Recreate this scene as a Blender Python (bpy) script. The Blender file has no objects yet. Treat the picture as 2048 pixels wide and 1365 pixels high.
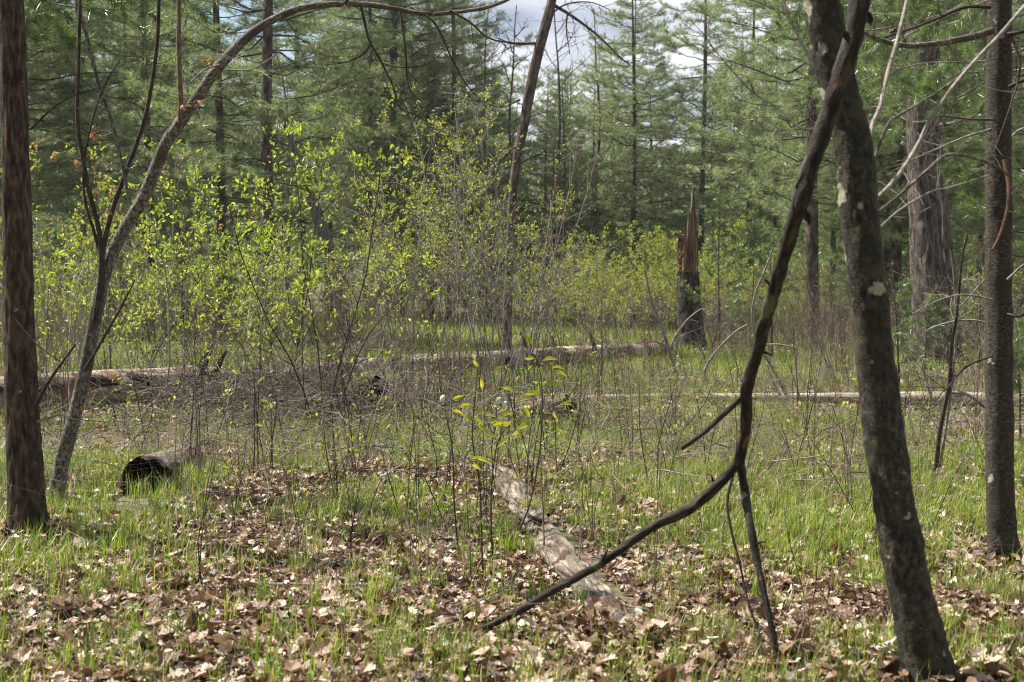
import bpy, math
import numpy as np
from math import radians, sin, cos, pi

sc = bpy.context.scene
COL = sc.collection
rng = np.random.RandomState(7)

# ------------------------------------------------------------------ camera, world, sun, exposure
F, CX, CY, HOR, CAMZ = 2844.4, 1024.0, 682.5, 560.0, 1.5
TH = math.atan((CY - HOR) / F)
cam = bpy.data.cameras.new('camera')
cam.lens = 50.0; cam.sensor_width = 36.0; cam.clip_start = 0.1; cam.clip_end = 2000.0
cam.dof.use_dof = True; cam.dof.focus_distance = 11.0; cam.dof.aperture_fstop = 4.5
cam_ob = bpy.data.objects.new('camera', cam); COL.objects.link(cam_ob)
cam_ob.location = (0, 0, CAMZ); cam_ob.rotation_euler = (pi / 2 - TH, 0, 0)
sc.camera = cam_ob

SUN = np.array([-0.60, 0.26, 0.95]); SUN /= np.linalg.norm(SUN)
SUN_EL = math.asin(SUN[2]); SUN_AZ = math.atan2(SUN[0], SUN[1])
w = bpy.data.worlds.new('World'); sc.world = w; w.use_nodes = True
nt = w.node_tree; nt.nodes.clear()
N, L = nt.nodes.new, nt.links.new
out = N('ShaderNodeOutputWorld'); bg = N('ShaderNodeBackground'); bg.inputs['Strength'].default_value = 0.066
sky = N('ShaderNodeTexSky'); sky.sky_type = 'NISHITA'; sky.sun_disc = False
sky.sun_elevation = SUN_EL; sky.sun_rotation = SUN_AZ % (2 * pi)
tc = N('ShaderNodeTexCoord'); mp = N('ShaderNodeMapping'); mp.inputs['Scale'].default_value = (1, 1, 2.2)
nz = N('ShaderNodeTexNoise'); nz.inputs['Scale'].default_value = 4.5; nz.inputs['Detail'].default_value = 9
nz.inputs['Roughness'].default_value = 0.58
rp = N('ShaderNodeValToRGB'); rp.color_ramp.elements[0].position = 0.40; rp.color_ramp.elements[1].position = 0.52
nz2 = N('ShaderNodeTexNoise'); nz2.inputs['Scale'].default_value = 9; nz2.inputs['Detail'].default_value = 6
cr = N('ShaderNodeValToRGB'); cr.color_ramp.elements[0].position = 0.35; cr.color_ramp.elements[1].position = 0.62
cr.color_ramp.elements[0].color = (2.7, 3.1, 3.9, 1); cr.color_ramp.elements[1].color = (7.0, 7.1, 7.4, 1)
mx = N('ShaderNodeMixRGB')
L(tc.outputs['Generated'], mp.inputs['Vector']); L(mp.outputs[0], nz.inputs['Vector']); L(mp.outputs[0], nz2.inputs['Vector'])
L(nz.outputs['Fac'], rp.inputs[0]); L(nz2.outputs['Fac'], cr.inputs[0])
L(rp.outputs[0], mx.inputs[0]); L(sky.outputs[0], mx.inputs[1]); L(cr.outputs[0], mx.inputs[2])
L(mx.outputs[0], bg.inputs['Color']); L(bg.outputs[0], out.inputs['Surface'])

sl = bpy.data.lights.new('sun', 'SUN'); sl.energy = 5.0; sl.angle = radians(0.53); sl.color = (1.0, 0.95, 0.86)
so = bpy.data.objects.new('sun', sl); COL.objects.link(so); so.location = (-20, 20, 30)
so.rotation_euler = (pi / 2 - SUN_EL, 0, pi - SUN_AZ)   # local -Z points away from the sun

sc.view_settings.view_transform = 'Standard'; sc.view_settings.look = 'None'
sc.view_settings.exposure = 1.35; sc.view_settings.gamma = 1.0; sc.view_settings.use_curve_mapping = False
sc.render.engine = 'CYCLES'
cy = sc.cycles
cy.max_bounces = 6; cy.diffuse_bounces = 3; cy.glossy_bounces = 2; cy.transmission_bounces = 4
cy.transparent_max_bounces = 4; cy.use_denoising = True; cy.pixel_filter_type = 'BLACKMAN_HARRIS'; cy.filter_width = 1.1
cy.sample_clamp_indirect = 6.0; cy.use_adaptive_sampling = False
try:
    cy.denoiser = 'OPENIMAGEDENOISE'; cy.denoising_input_passes = 'RGB_ALBEDO_NORMAL'; cy.denoising_prefilter = 'ACCURATE'
except Exception: pass

# ------------------------------------------------------------------ maths helpers
def A(*v): return np.array(v, float)
def nrm(v):
    v = np.asarray(v, float); return v / np.maximum(np.linalg.norm(v, axis=-1, keepdims=True), 1e-9)
def P(px, py, d):
    """point seen at photo pixel (px, py) at distance d along Y"""
    dx, dy = (px - CX) / F, (CY - py) / F
    v = A(dx, cos(TH) + dy * sin(TH), -sin(TH) + dy * cos(TH))
    return A(0, 0, CAMZ) + v * (d / v[1])
def gdist(py):
    dy = (CY - py) / F
    return CAMZ / (sin(TH) - dy * cos(TH)) * (cos(TH) + dy * sin(TH))
def hgt(x, y):
    x = np.asarray(x, float); y = np.asarray(y, float)
    return (0.045 * np.sin(.7 * x + 1) * np.sin(.5 * y) + 0.025 * np.sin(1.9 * x + .6 * y) + 0.014 * np.sin(4.1 * x - 2.3 * y + 1)
            + 0.010 * np.sin(6.3 * x + 5.2 * y) + 0.12 * np.sin(.11 * x + .5) * np.sin(.07 * y + 2) * np.clip((y - 12) / 20, 0, 1))
def G(px, py):
    d = gdist(py); p = P(px, py, d); p[2] = float(hgt(p[0], p[1])); return p
def XY(px, d):
    x = (px - CX) / F * d; return A(x, d, float(hgt(x, d)))
def _h(i, j, k, s):
    n = (i * 374761393 + j * 668265263 + k * 1274126177 + s * 982451653) & 0x7fffffff
    n = ((n ^ (n >> 13)) * 1103515245) & 0x7fffffff
    return ((n ^ (n >> 16)) & 0xffff) / 65535.0
def vnoise(p, s=0):
    p = np.asarray(p, float); f = np.floor(p).astype(np.int64); t = p - f; t = t * t * (3 - 2 * t)
    r = 0
    for a in (0, 1):
        for b in (0, 1):
            for c in (0, 1):
                wt = (t[:, 0] if a else 1 - t[:, 0]) * (t[:, 1] if b else 1 - t[:, 1]) * (t[:, 2] if c else 1 - t[:, 2])
                r = r + wt * _h(f[:, 0] + a, f[:, 1] + b, f[:, 2] + c, s)
    return r * 2 - 1
def fbm(p, s=0, o=4):
    r, a = 0, 1.0
    for i in range(o): r = r + a * vnoise(p * 2 ** i, s + i); a *= .5
    return r
def spline(pts, n):
    """Catmull-Rom through control rows (any number of columns)"""
    p = np.asarray(pts, float)
    if len(p) == 2: t = np.linspace(0, 1, n)[:, None]; return p[0] * (1 - t) + p[1] * t
    q = np.vstack([2 * p[0] - p[1], p, 2 * p[-1] - p[-2]])
    t = np.linspace(0, len(p) - 1 - 1e-6, n); i = t.astype(int); u = (t - i)[:, None]
    a, b, c, d = q[i], q[i + 1], q[i + 2], q[i + 3]
    return .5 * (2 * b + (c - a) * u + (2 * a - 5 * b + 4 * c - d) * u ** 2 + (3 * b - a - 3 * c + d) * u ** 3)

# ------------------------------------------------------------------ mesh accumulator
class M:
    def __init__(s): s.v = []; s.f = []; s.bk = []; s.ti = []; s.n = 0
    def add(s, v, f, mi=0, bk=None, ti=None, smooth=False):
        v = np.asarray(v, float); f = np.asarray(f, int)
        s.v.append(v); s.f.append((f + s.n, mi, smooth))
        s.bk.append(v if bk is None else bk)
        s.ti.append(np.full(len(v), .5) if ti is None else np.broadcast_to(np.asarray(ti, float), (len(v),)))
        s.n += len(v)
    def mesh(s, name, mats, off=(0, 0, 0)):
        me = bpy.data.meshes.new(name)
        v = np.concatenate(s.v) - np.asarray(off, float)
        me.vertices.add(len(v)); me.vertices.foreach_set('co', v.astype(np.float32).ravel())
        lt = np.concatenate([np.full(len(f), f.shape[1]) for f, _, _ in s.f])
        lv = np.concatenate([f.ravel() for f, _, _ in s.f])
        me.loops.add(len(lv)); me.loops.foreach_set('vertex_index', lv.astype(np.int32))
        me.polygons.add(len(lt)); st = np.concatenate([[0], np.cumsum(lt)[:-1]])
        me.polygons.foreach_set('loop_start', st.astype(np.int32))
        me.polygons.foreach_set('loop_total', lt.astype(np.int32))
        me.polygons.foreach_set('material_index', np.concatenate([np.full(len(f), m) for f, m, _ in s.f]).astype(np.int32))
        me.polygons.foreach_set('use_smooth', np.concatenate([np.full(len(f), k) for f, _, k in s.f]))
        for m in mats: me.materials.append(m)
        a = me.attributes.new('bark_co', 'FLOAT_VECTOR', 'POINT'); a.data.foreach_set('vector', np.concatenate(s.bk).astype(np.float32).ravel())
        a = me.attributes.new('tint', 'FLOAT', 'POINT'); a.data.foreach_set('value', np.concatenate(s.ti).astype(np.float32))
        me.update(calc_edges=True)
        return me
    # -- shapes
    def tube(s, pts, rad, n=6, mi=0, disp=None, ti=None, cap=False, taper_phase=0.0, squash=None):
        p = np.asarray(pts, float); K = len(p); rad = np.broadcast_to(np.asarray(rad, float), (K,))
        t = nrm(np.gradient(p, axis=0))
        m = np.abs(nrm(p[-1] - p[0]))
        ref = A(1, 0, 0) if m[2] > .6 else A(0, 0, 1)
        a1 = nrm(np.cross(t, ref)); a2 = np.cross(t, a1)
        al = np.linspace(0, 2 * pi, n, endpoint=False) + taper_phase
        sl_ = np.concatenate([[0], np.cumsum(np.linalg.norm(np.diff(p, axis=0), axis=1))])
        R = rad.mean()
        bk = np.stack([np.broadcast_to(np.cos(al) * R, (K, n)), np.broadcast_to(np.sin(al) * R, (K, n)), np.broadcast_to(sl_[:, None], (K, n))], -1).reshape(-1, 3)
        rr = np.broadcast_to(rad[:, None], (K, n)).copy()
        if disp is not None: rr = disp(rr, bk.reshape(K, n, 3), al, sl_)
        sq = (1, 1) if squash is None else squash
        v = p[:, None, :] + a1[:, None, :] * (np.cos(al)[None, :] * rr * sq[0])[..., None] + a2[:, None, :] * (np.sin(al)[None, :] * rr * sq[1])[..., None]
        i = np.arange(K - 1)[:, None] * n; j = np.arange(n)[None, :]; j2 = (j + 1) % n
        f = np.stack([i + j, i + j2, i + n + j2, i + n + j], -1).reshape(-1, 4)
        s.add(v.reshape(-1, 3), f, mi, bk, ti, True)
        if cap:
            for e, row in ((0, v[0]), (K - 1, v[-1])):
                c = row.mean(0)[None]; vv = np.vstack([row, c])
                q = np.stack([np.arange(n), (np.arange(n) + 1) % n, np.full(n, n)], -1)
                s.add(vv, q if e else q[:, ::-1], mi if cap is True else cap, np.vstack([row * .3, c * .3]), ti)
        return v
    def sticks(s, a, b, r0, r1, mi=0, ti=None):
        """many thin 3-sided twigs"""
        a = np.asarray(a, float); b = np.asarray(b, float); n = len(a)
        if n == 0: return
        r0 = np.broadcast_to(np.asarray(r0, float), (n,)); r1 = np.broadcast_to(np.asarray(r1, float), (n,))
        t = nrm(b - a); ref = np.where(np.abs(t[:, 2:3]) > .8, A(1, 0, 0), A(0, 0, 1))
        u = nrm(np.cross(t, ref)); w_ = np.cross(t, u)
        al = np.arange(3) * 2 * pi / 3
        o = u[:, None] * np.cos(al)[None, :, None] + w_[:, None] * np.sin(al)[None, :, None]
        v = np.concatenate([a[:, None] + o * r0[:, None, None], b[:, None] + o * r1[:, None, None]], 1)
        base = np.arange(n)[:, None, None] * 6
        q = np.array([[0, 1, 4, 3], [1, 2, 5, 4], [2, 0, 3, 5]])[None]
        tv = None if ti is None else np.repeat(np.broadcast_to(np.asarray(ti, float), (n,)), 6)
        s.add(v.reshape(-1, 3), (base + q).reshape(-1, 4), mi, None, tv, True)
    def needles(s, pos, dr, k, Ln, W, rg, mi=0, spread=.8, ti=None):
        n = len(pos)
        if n == 0: return
        d = nrm(dr)[:, None, :] * .75 + nrm(rg.normal(size=(n, k, 3))) * spread
        d = nrm(d); l = Ln * rg.uniform(.65, 1.1, (n, k, 1))
        sd = nrm(np.cross(d, rg.normal(size=(n, k, 3)))) * W * .5
        p = np.asarray(pos)[:, None, :] + rg.normal(size=(n, k, 3)) * Ln * .08
        v = np.stack([p - sd, p + sd, p + d * l - A(0, 0, 1) * l * l / Ln * .12], 2).reshape(-1, 3)
        f = np.arange(n * k * 3).reshape(-1, 3)
        tv = np.repeat(rg.uniform(0, 1, n) if ti is None else ti, k * 3)
        s.add(v, f, mi, None, tv)
    def leaves(s, pos, dr, up, Ln, W, ti, mi=0, fold=.25, droop=.15):
        n = len(pos)
        if n == 0: return
        d = nrm(dr); sd = nrm(np.cross(d, up)); nn = np.cross(sd, d)
        Ln = np.broadcast_to(np.asarray(Ln, float), (n,))[:, None]; W = np.broadcast_to(np.asarray(W, float), (n,))[:, None]
        st = [(.0, .08), (.3, .85), (.6, .9), (1., .0)]
        V = []
        for t, wd in st:
            c = pos + d * Ln * t - nn * Ln * droop * t * t
            V += [c - sd * W * .5 * wd + nn * W * fold * wd, c, c + sd * W * .5 * wd + nn * W * fold * wd]
        v = np.stack(V, 1).reshape(-1, 3)
        q = []
        for i in range(3):
            b = i * 3; q += [[b, b + 1, b + 4, b + 3], [b + 1, b + 2, b + 5, b + 4]]
        q = np.array(q)[None] + np.arange(n)[:, None, None] * 12
        s.add(v, q.reshape(-1, 4), mi, None, np.repeat(np.broadcast_to(ti, (n,)), 12))

# ------------------------------------------------------------------ object helpers
def tag(o, label=None, cat=None, group=None, kind=None):
    for k, v in (('label', label), ('category', cat), ('group', group), ('kind', kind)):
        if v: o[k] = v
    return o
def empty(name, loc, label, cat, group=None, rz=0, scl=1):
    o = bpy.data.objects.new(name, None); COL.objects.link(o); o.empty_display_size = .2
    o.location = loc; o.rotation_euler = (0, 0, rz); o.scale = (scl,) * 3
    return tag(o, label, cat, group)
def link(name, me, parent=None):
    o = bpy.data.objects.new(name, me); COL.objects.link(o)
    if parent is not None: o.parent = parent
    return o
def part(name, m, mats, parent):
    """m is in world coordinates; parent is an unrotated Empty (or an object at its own origin)"""
    off = A(0, 0, 0); q = parent
    while q is not None: off += A(*q.location); q = q.parent
    return link(name, m.mesh(name, mats, off), parent)
def single(name, m, mats, base, label=None, cat=None, group=None, kind=None):
    o = link(name, m.mesh(name, mats, base)); o.location = base
    return tag(o, label, cat, group, kind)
def place(variant, name, loc, label, cat, group=None, rz=0, scl=1, skip=()):
    """a copy of a kind: an Empty with its own part objects that share mesh data"""
    r = empty(name, loc, label, cat, group, rz, scl)
    for pn, me in variant:
        if pn not in skip: link(pn, me, r)
    return r

# ------------------------------------------------------------------ materials
def mat_new(name):
    m = bpy.data.materials.new(name); m.use_nodes = True; m.node_tree.nodes.clear()
    t = m.node_tree; o = t.nodes.new('ShaderNodeOutputMaterial'); return m, t, t.nodes.new, t.links.new, o
def ramp(t, stops):
    r = t.nodes.new('ShaderNodeValToRGB'); e = r.color_ramp.elements
    while len(e) < len(stops): e.new(.5)
    for el, (p, c) in zip(e, stops): el.position = p; el.color = (*c, 1)
    return r
def bark(name, stops, scale=30, stretch=(1, 1, .18), bump=.6, rough=.85, patches=(), attr=True, fine=120, dist=.012):
    """patches: (colour, noise scale, threshold, softness, seed)"""
    m, t, N, L, o = mat_new(name)
    if attr: co = N('ShaderNodeAttribute'); co.attribute_name = 'bark_co'; vec = co.outputs['Vector']
    else: co = N('ShaderNodeTexCoord'); vec = co.outputs['Object']
    mp = N('ShaderNodeMapping'); mp.inputs['Scale'].default_value = stretch; L(vec, mp.inputs['Vector'])
    n1 = N('ShaderNodeTexNoise'); n1.inputs['Scale'].default_value = scale; n1.inputs['Detail'].default_value = 8; n1.inputs['Roughness'].default_value = .65
    L(mp.outputs[0], n1.inputs['Vector'])
    n2 = N('ShaderNodeTexNoise'); n2.inputs['Scale'].default_value = fine; n2.inputs['Detail'].default_value = 4; L(vec, n2.inputs['Vector'])
    r = ramp(t, [(.5 + (p - .5) * .55, c) for p, c in stops]); L(n1.outputs['Fac'], r.inputs[0])
    mul = N('ShaderNodeMixRGB'); mul.blend_type = 'OVERLAY'; mul.inputs[0].default_value = .55
    L(r.outputs[0], mul.inputs[1]); L(n2.outputs['Fac'], mul.inputs[2]); c = mul.outputs[0]
    for col, ps, th, soft, sd in patches:
        pn = N('ShaderNodeTexNoise'); pn.inputs['Scale'].default_value = ps; pn.inputs['Detail'].default_value = 6
        pm = N('ShaderNodeMapping'); pm.inputs['Location'].default_value = (sd, sd * 1.7, sd * .6); L(vec, pm.inputs['Vector']); L(pm.outputs[0], pn.inputs['Vector'])
        pr = ramp(t, [(th, (0, 0, 0)), (min(th + soft, 1), (1, 1, 1))]); L(pn.outputs['Fac'], pr.inputs[0])
        x = N('ShaderNodeMixRGB'); L(pr.outputs[0], x.inputs[0]); L(c, x.inputs[1])
        x2 = N('ShaderNodeMixRGB'); x2.blend_type = 'OVERLAY'; x2.inputs[0].default_value = .5; x2.inputs[1].default_value = (*col, 1); L(n2.outputs['Fac'], x2.inputs[2])
        L(x2.outputs[0], x.inputs[2]); c = x.outputs[0]
    add = N('ShaderNodeMath'); add.operation = 'MULTIPLY_ADD'; add.inputs[1].default_value = .35
    L(n2.outputs['Fac'], add.inputs[0]); L(n1.outputs['Fac'], add.inputs[2])
    b = N('ShaderNodeBump'); b.inputs['Strength'].default_value = bump; b.inputs['Distance'].default_value = dist; L(add.outputs[0], b.inputs['Height'])
    s = N('ShaderNodeBsdfPrincipled'); s.inputs['Roughness'].default_value = rough; s.inputs['Specular IOR Level'].default_value = .25
    L(c, s.inputs['Base Color']); L(b.outputs[0], s.inputs['Normal']); L(s.outputs[0], o.inputs[0])
    return m
def leafmat(name, stops, trans=.45, tmul=(1.2, 1.25, .6), rough=.45, spec=.3, noise=0, objrand=0.0):
    m, t, N, L, o = mat_new(name)
    at = N('ShaderNodeAttribute'); at.attribute_name = 'tint'; fac = at.outputs['Fac']
    if objrand:
        oi = N('ShaderNodeObjectInfo'); ma = N('ShaderNodeMath'); ma.operation = 'MULTIPLY_ADD'; ma.inputs[1].default_value = objrand
        su = N('ShaderNodeMath'); su.operation = 'SUBTRACT'; su.inputs[1].default_value = .5; L(oi.outputs['Random'], su.inputs[0])
        L(su.outputs[0], ma.inputs[0]); L(fac, ma.inputs[2]); fac = ma.outputs[0]
    r = ramp(t, stops); L(fac, r.inputs[0]); c = r.outputs[0]
    if noise:
        g = N('ShaderNodeTexCoord'); n = N('ShaderNodeTexNoise'); n.inputs['Scale'].default_value = noise; n.inputs['Detail'].default_value = 5
        L(g.outputs['Object'], n.inputs['Vector'])
        x = N('ShaderNodeMixRGB'); x.blend_type = 'OVERLAY'; x.inputs[0].default_value = .6; L(c, x.inputs[1]); L(n.outputs['Fac'], x.inputs[2]); c = x.outputs[0]
    s = N('ShaderNodeBsdfPrincipled'); s.inputs['Roughness'].default_value = rough; s.inputs['Specular IOR Level'].default_value = spec
    L(c, s.inputs['Base Color'])
    tr = N('ShaderNodeBsdfTranslucent'); k = N('ShaderNodeMixRGB'); k.blend_type = 'MULTIPLY'; k.inputs[0].default_value = 1; k.inputs[2].default_value = (*tmul, 1)
    L(c, k.inputs[1]); L(k.outputs[0], tr.inputs['Color'])
    mx = N('ShaderNodeMixShader'); mx.inputs[0].default_value = trans; L(s.outputs[0], mx.inputs[1]); L(tr.outputs[0], mx.inputs[2]); L(mx.outputs[0], o.inputs[0])
    return m

B_LEFT = bark('maple_bark_brown', [(.28, (.009, .0065, .0045)), (.5, (.044, .028, .018)), (.75, (.105, .072, .047))], 34, (1, 1, .3), 1.0,
              patches=[((.07, .04, .024), 4.5, .60, .14, 3.1), ((.26, .26, .23), 11, .70, .03, 8.2)])
B_LEAN = bark('mossy_bark', [(.25, (.010, .008, .0055)), (.5, (.033, .028, .020)), (.8, (.085, .074, .055))], 55, (1, 1, .6), .9,
              patches=[((.022, .021, .013), 4.5, .48, .16, 1.3), ((.055, .05, .025), 11, .54, .12, 5.5), ((.30, .28, .20), 9, .645, .03, 9.4), ((.07, .035, .022), 8, .66, .08, 4.4)])
B_SLIM = bark('grey_smooth_bark', [(.25, (.013, .010, .007)), (.5, (.038, .031, .022)), (.8, (.085, .073, .054))], 45, (1, 1, 1.6), .7,
              patches=[((.035, .028, .02), 5, .52, .1, 2.2), ((.30, .28, .21), 5.5, .665, .02, 6.1)])
B_ARCH = bark('lichen_speckled_bark', [(.3, (.03, .026, .02)), (.5, (.095, .085, .068)), (.7, (.22, .20, .17))], 90, (1, 1, .5), .5,
              patches=[((.06, .05, .035), 6, .5, .1, 2.0)])
B_DARK = bark('dark_twig_bark', [(.3, (.016, .011, .009)), (.7, (.07, .05, .04))], 60, (1, 1, .3), .4)
B_TWIG = bark('grey_twig_bark', [(.3, (.10, .083, .07)), (.7, (.30, .26, .225))], 60, (1, 1, .3), .3)
B_STRAW = bark('straw_stalk', [(.3, (.24, .18, .11)), (.7, (.46, .38, .26))], 60, (1, 1, .3), .2)
B_RED = bark('reddish_twig_bark', [(.3, (.075, .048, .04)), (.7, (.19, .13, .105))], 60, (1, 1, .3), .3)
B_DEADB = bark('dead_branch_bark', [(.25, (.006, .0045, .003)), (.5, (.024, .018, .013)), (.8, (.075, .062, .047))], 55, (1, 1, .22), .8,
               patches=[((.16, .07, .035), 9, .66, .04, 2.7), ((.10, .11, .06), 7, .60, .06, 7.0)])
B_PINE = bark('pine_bark', [(.28, (.02, .014, .011)), (.5, (.075, .055, .045)), (.75, (.15, .115, .095))], 14, (1, 1, .25), .9, dist=.03, fine=50)
B_BIGP = bark('old_pine_bark', [(.28, (.018, .012, .009)), (.48, (.062, .047, .039)), (.75, (.135, .107, .09))], 20, (1, 1, .2), 1.0, dist=.04, fine=45,
              patches=[((.16, .15, .125), 3.2, .62, .12, 3.3)])
B_SNAG = bark('rough_dark_bark', [(.3, (.009, .007, .006)), (.55, (.038, .028, .024)), (.8, (.09, .07, .06))], 16, (1, 1, .4), 1.0, dist=.04, fine=50)
W_SNAG = bark('torn_orange_wood', [(.25, (.035, .02, .012)), (.5, (.13, .072, .038)), (.8, (.25, .175, .115))], 22, (1, 1, .06), .8, dist=.02, fine=60)
W_LOG = bark('weathered_log_wood', [(.25, (.08, .052, .034)), (.5, (.24, .185, .135)), (.8, (.44, .37, .29))], 18, (1, 1, .10), .8, dist=.015, fine=70,
             patches=[((.12, .06, .035), 2.6, .57, .06, 4.0), ((.12, .13, .05), 3.5, .66, .06, 1.0)])
W_LOGB = bark('log_with_bark', [(.25, (.04, .028, .02)), (.5, (.16, .115, .085)), (.8, (.30, .24, .19))], 20, (1, 1, .3), 1.0, dist=.02, fine=60,
              patches=[((.42, .37, .27), 2.0, .53, .04, 6.5), ((.10, .13, .04), 3.0, .60, .06, 3.0)])
W_POLE = bark('bleached_pole_wood', [(.25, (.11, .085, .062)), (.5, (.26, .215, .165)), (.8, (.42, .365, .295))], 40, (1, 1, .08), .5, fine=100,
              patches=[((.16, .08, .045), 1.6, .56, .08, 2.5)])
W_ROT = bark('rotten_wood', [(.25, (.03, .022, .015)), (.5, (.13, .105, .08)), (.8, (.33, .29, .235))], 26, (1, 1, .12), 1.0, dist=.02, fine=80,
             patches=[((.06, .035, .02), 5.5, .55, .06, 1.5), ((.15, .17, .03), 4.0, .62, .06, 7.7)])
W_ROTSHADE = bark('dark_rot_hollow_shade', [(.3, (.006, .004, .003)), (.7, (.035, .02, .012))], 20, (1, 1, .2), .8)  # dark rotten wood, near-black so the shade inside hollows is in the colour
W_CHUNK = bark('grey_rotten_chunk', [(.25, (.025, .017, .012)), (.5, (.12, .09, .068)), (.8, (.27, .22, .175))], 30, (1, 1, .12), 1.0, dist=.02, fine=80,
               patches=[((.09, .10, .03), 6, .6, .06, 3.7)])
MOSS = bark('moss', [(.3, (.05, .05, .010)), (.6, (.13, .13, .025)), (.8, (.20, .19, .05))], 60, (1, 1, 1), .8, .95, attr=False)
DEADMOSS = bark('dark_moss', [(.3, (.02, .022, .006)), (.6, (.07, .07, .02)), (.8, (.12, .11, .04))], 40, (1, 1, 1), .8, .95, attr=False)

L_SHRUB = leafmat('spring_leaf', [(0, (.14, .19, .03)), (.5, (.26, .33, .05)), (.85, (.38, .42, .08)), (1, (.42, .34, .09))], .5, (1.1, 1.15, .7))
L_BUD = leafmat('olive_bud_leaf', [(0, (.16, .20, .04)), (.6, (.29, .34, .065)), (1, (.38, .34, .09))], .5, (1.15, 1.15, .6))
L_NEAR = leafmat('yellow_sapling_leaf', [(0, (.22, .28, .03)), (.6, (.42, .42, .04)), (1, (.48, .42, .06))], .5, (1.15, 1.15, .5))
L_ORANGE = leafmat('rusty_young_leaf', [(0, (.26, .12, .07)), (.5, (.36, .20, .10)), (1, (.40, .30, .12))], .45, (1.05, 1.0, .8))
L_GRASS = leafmat('grass_blade', [(0, (.085, .145, .022)), (.5, (.175, .265, .035)), (.82, (.31, .38, .055)), (.9, (.42, .36, .20)), (1, (.5, .43, .28))], .45, (1.15, 1.2, .6), .4, .35)
L_HERB = leafmat('herb_leaf', [(0, (.08, .15, .02)), (1, (.22, .30, .05))], .45)
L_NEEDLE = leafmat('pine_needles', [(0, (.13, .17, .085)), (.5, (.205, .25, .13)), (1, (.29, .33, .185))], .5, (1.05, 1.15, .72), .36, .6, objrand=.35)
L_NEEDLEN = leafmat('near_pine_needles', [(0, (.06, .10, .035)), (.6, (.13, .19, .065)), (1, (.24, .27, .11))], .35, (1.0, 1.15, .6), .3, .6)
L_LITTER = leafmat('dead_leaf', [(0, (.032, .017, .010)), (.28, (.10, .052, .030)), (.52, (.19, .112, .068)), (.72, (.31, .215, .145)), (.88, (.48, .385, .295)), (1, (.66, .58, .48))], .15, (1.05, .85, .6), .5, .35, noise=40)
L_SILVER = leafmat('silvery_furled_leaf', [(0, (.55, .60, .50)), (1, (.7, .72, .64))], .3, (1, 1, .9))

# ------------------------------------------------------------------ ground and path-independent setting
def ground():
    xs = np.concatenate([-np.geomspace(200, 12, 22), np.linspace(-11.5, 11.5, 140), np.geomspace(12, 200, 22)])
    ys = np.concatenate([np.linspace(-40, 2, 12), np.linspace(2.5, 18, 150), np.geomspace(18.2, 290, 70)])
    X, Y = np.meshgrid(xs, ys); Z = hgt(X, Y)
    near = np.clip((22 - Y) / 8, 0, 1) * (Y > 2)
    Z = Z + near * .012 * fbm(np.stack([X * 3, Y * 3, X * 0], -1).reshape(-1, 3), 3, 3).reshape(X.shape) - .012
    nx, ny = len(xs), len(ys)
    i = np.arange(ny - 1)[:, None] * nx; j = np.arange(nx - 1)[None]
    f = np.stack([i + j, i + j + 1, i + nx + j + 1, i + nx + j], -1).reshape(-1, 4)
    m = M(); m.add(np.stack([X, Y, Z], -1).reshape(-1, 3), f, smooth=True)
    mt, t, N, L, o = mat_new('forest_floor')
    tc = N('ShaderNodeTexCoord')
    n1 = N('ShaderNodeTexNoise'); n1.inputs['Scale'].default_value = 14; n1.inputs['Detail'].default_value = 8; n1.inputs['Roughness'].default_value = .75
    n2 = N('ShaderNodeTexNoise'); n2.inputs['Scale'].default_value = .55; n2.inputs['Detail'].default_value = 5
    v = N('ShaderNodeTexNoise'); v.inputs['Scale'].default_value = 70
    for k in (n1, n2, v): L(tc.outputs['Object'], k.inputs['Vector'])
    r = ramp(t, [(.28, (.02, .012, .008)), (.48, (.10, .06, .038)), (.62, (.24, .165, .115)), (.8, (.40, .32, .24))]); L(n1.outputs['Fac'], r.inputs[0])
    g = ramp(t, [(.3, (.035, .05, .012)), (.7, (.13, .19, .03))]); L(n1.outputs['Fac'], g.inputs[0])
    gr = ramp(t, [(.42, (0, 0, 0)), (.62, (1, 1, 1))]); L(n2.outputs['Fac'], gr.inputs[0])
    x = N('ShaderNodeMixRGB'); L(gr.outputs[0], x.inputs[0]); L(r.outputs[0], x.inputs[1]); L(g.outputs[0], x.inputs[2])
    x2 = N('ShaderNodeMixRGB'); x2.blend_type = 'OVERLAY'; x2.inputs[0].default_value = .4; L(x.outputs[0], x2.inputs[1]); L(v.outputs['Fac'], x2.inputs[2])
    hs = N('ShaderNodeHueSaturation'); hs.inputs['Saturation'].default_value = .8; L(x2.outputs[0], hs.inputs['Color'])
    b = N('ShaderNodeBump'); b.inputs['Strength'].default_value = .8; b.inputs['Distance'].default_value = .03; L(n1.outputs['Fac'], b.inputs['Height'])
    s = N('ShaderNodeBsdfPrincipled'); s.inputs['Roughness'].default_value = .95; s.inputs['Specular IOR Level'].default_value = .1
    L(hs.outputs[0], s.inputs['Base Color']); L(b.outputs[0], s.inputs['Normal']); L(s.outputs[0], o.inputs[0])
    tag(link('ground', m.mesh('ground', [mt])), kind='structure')
ground()

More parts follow.
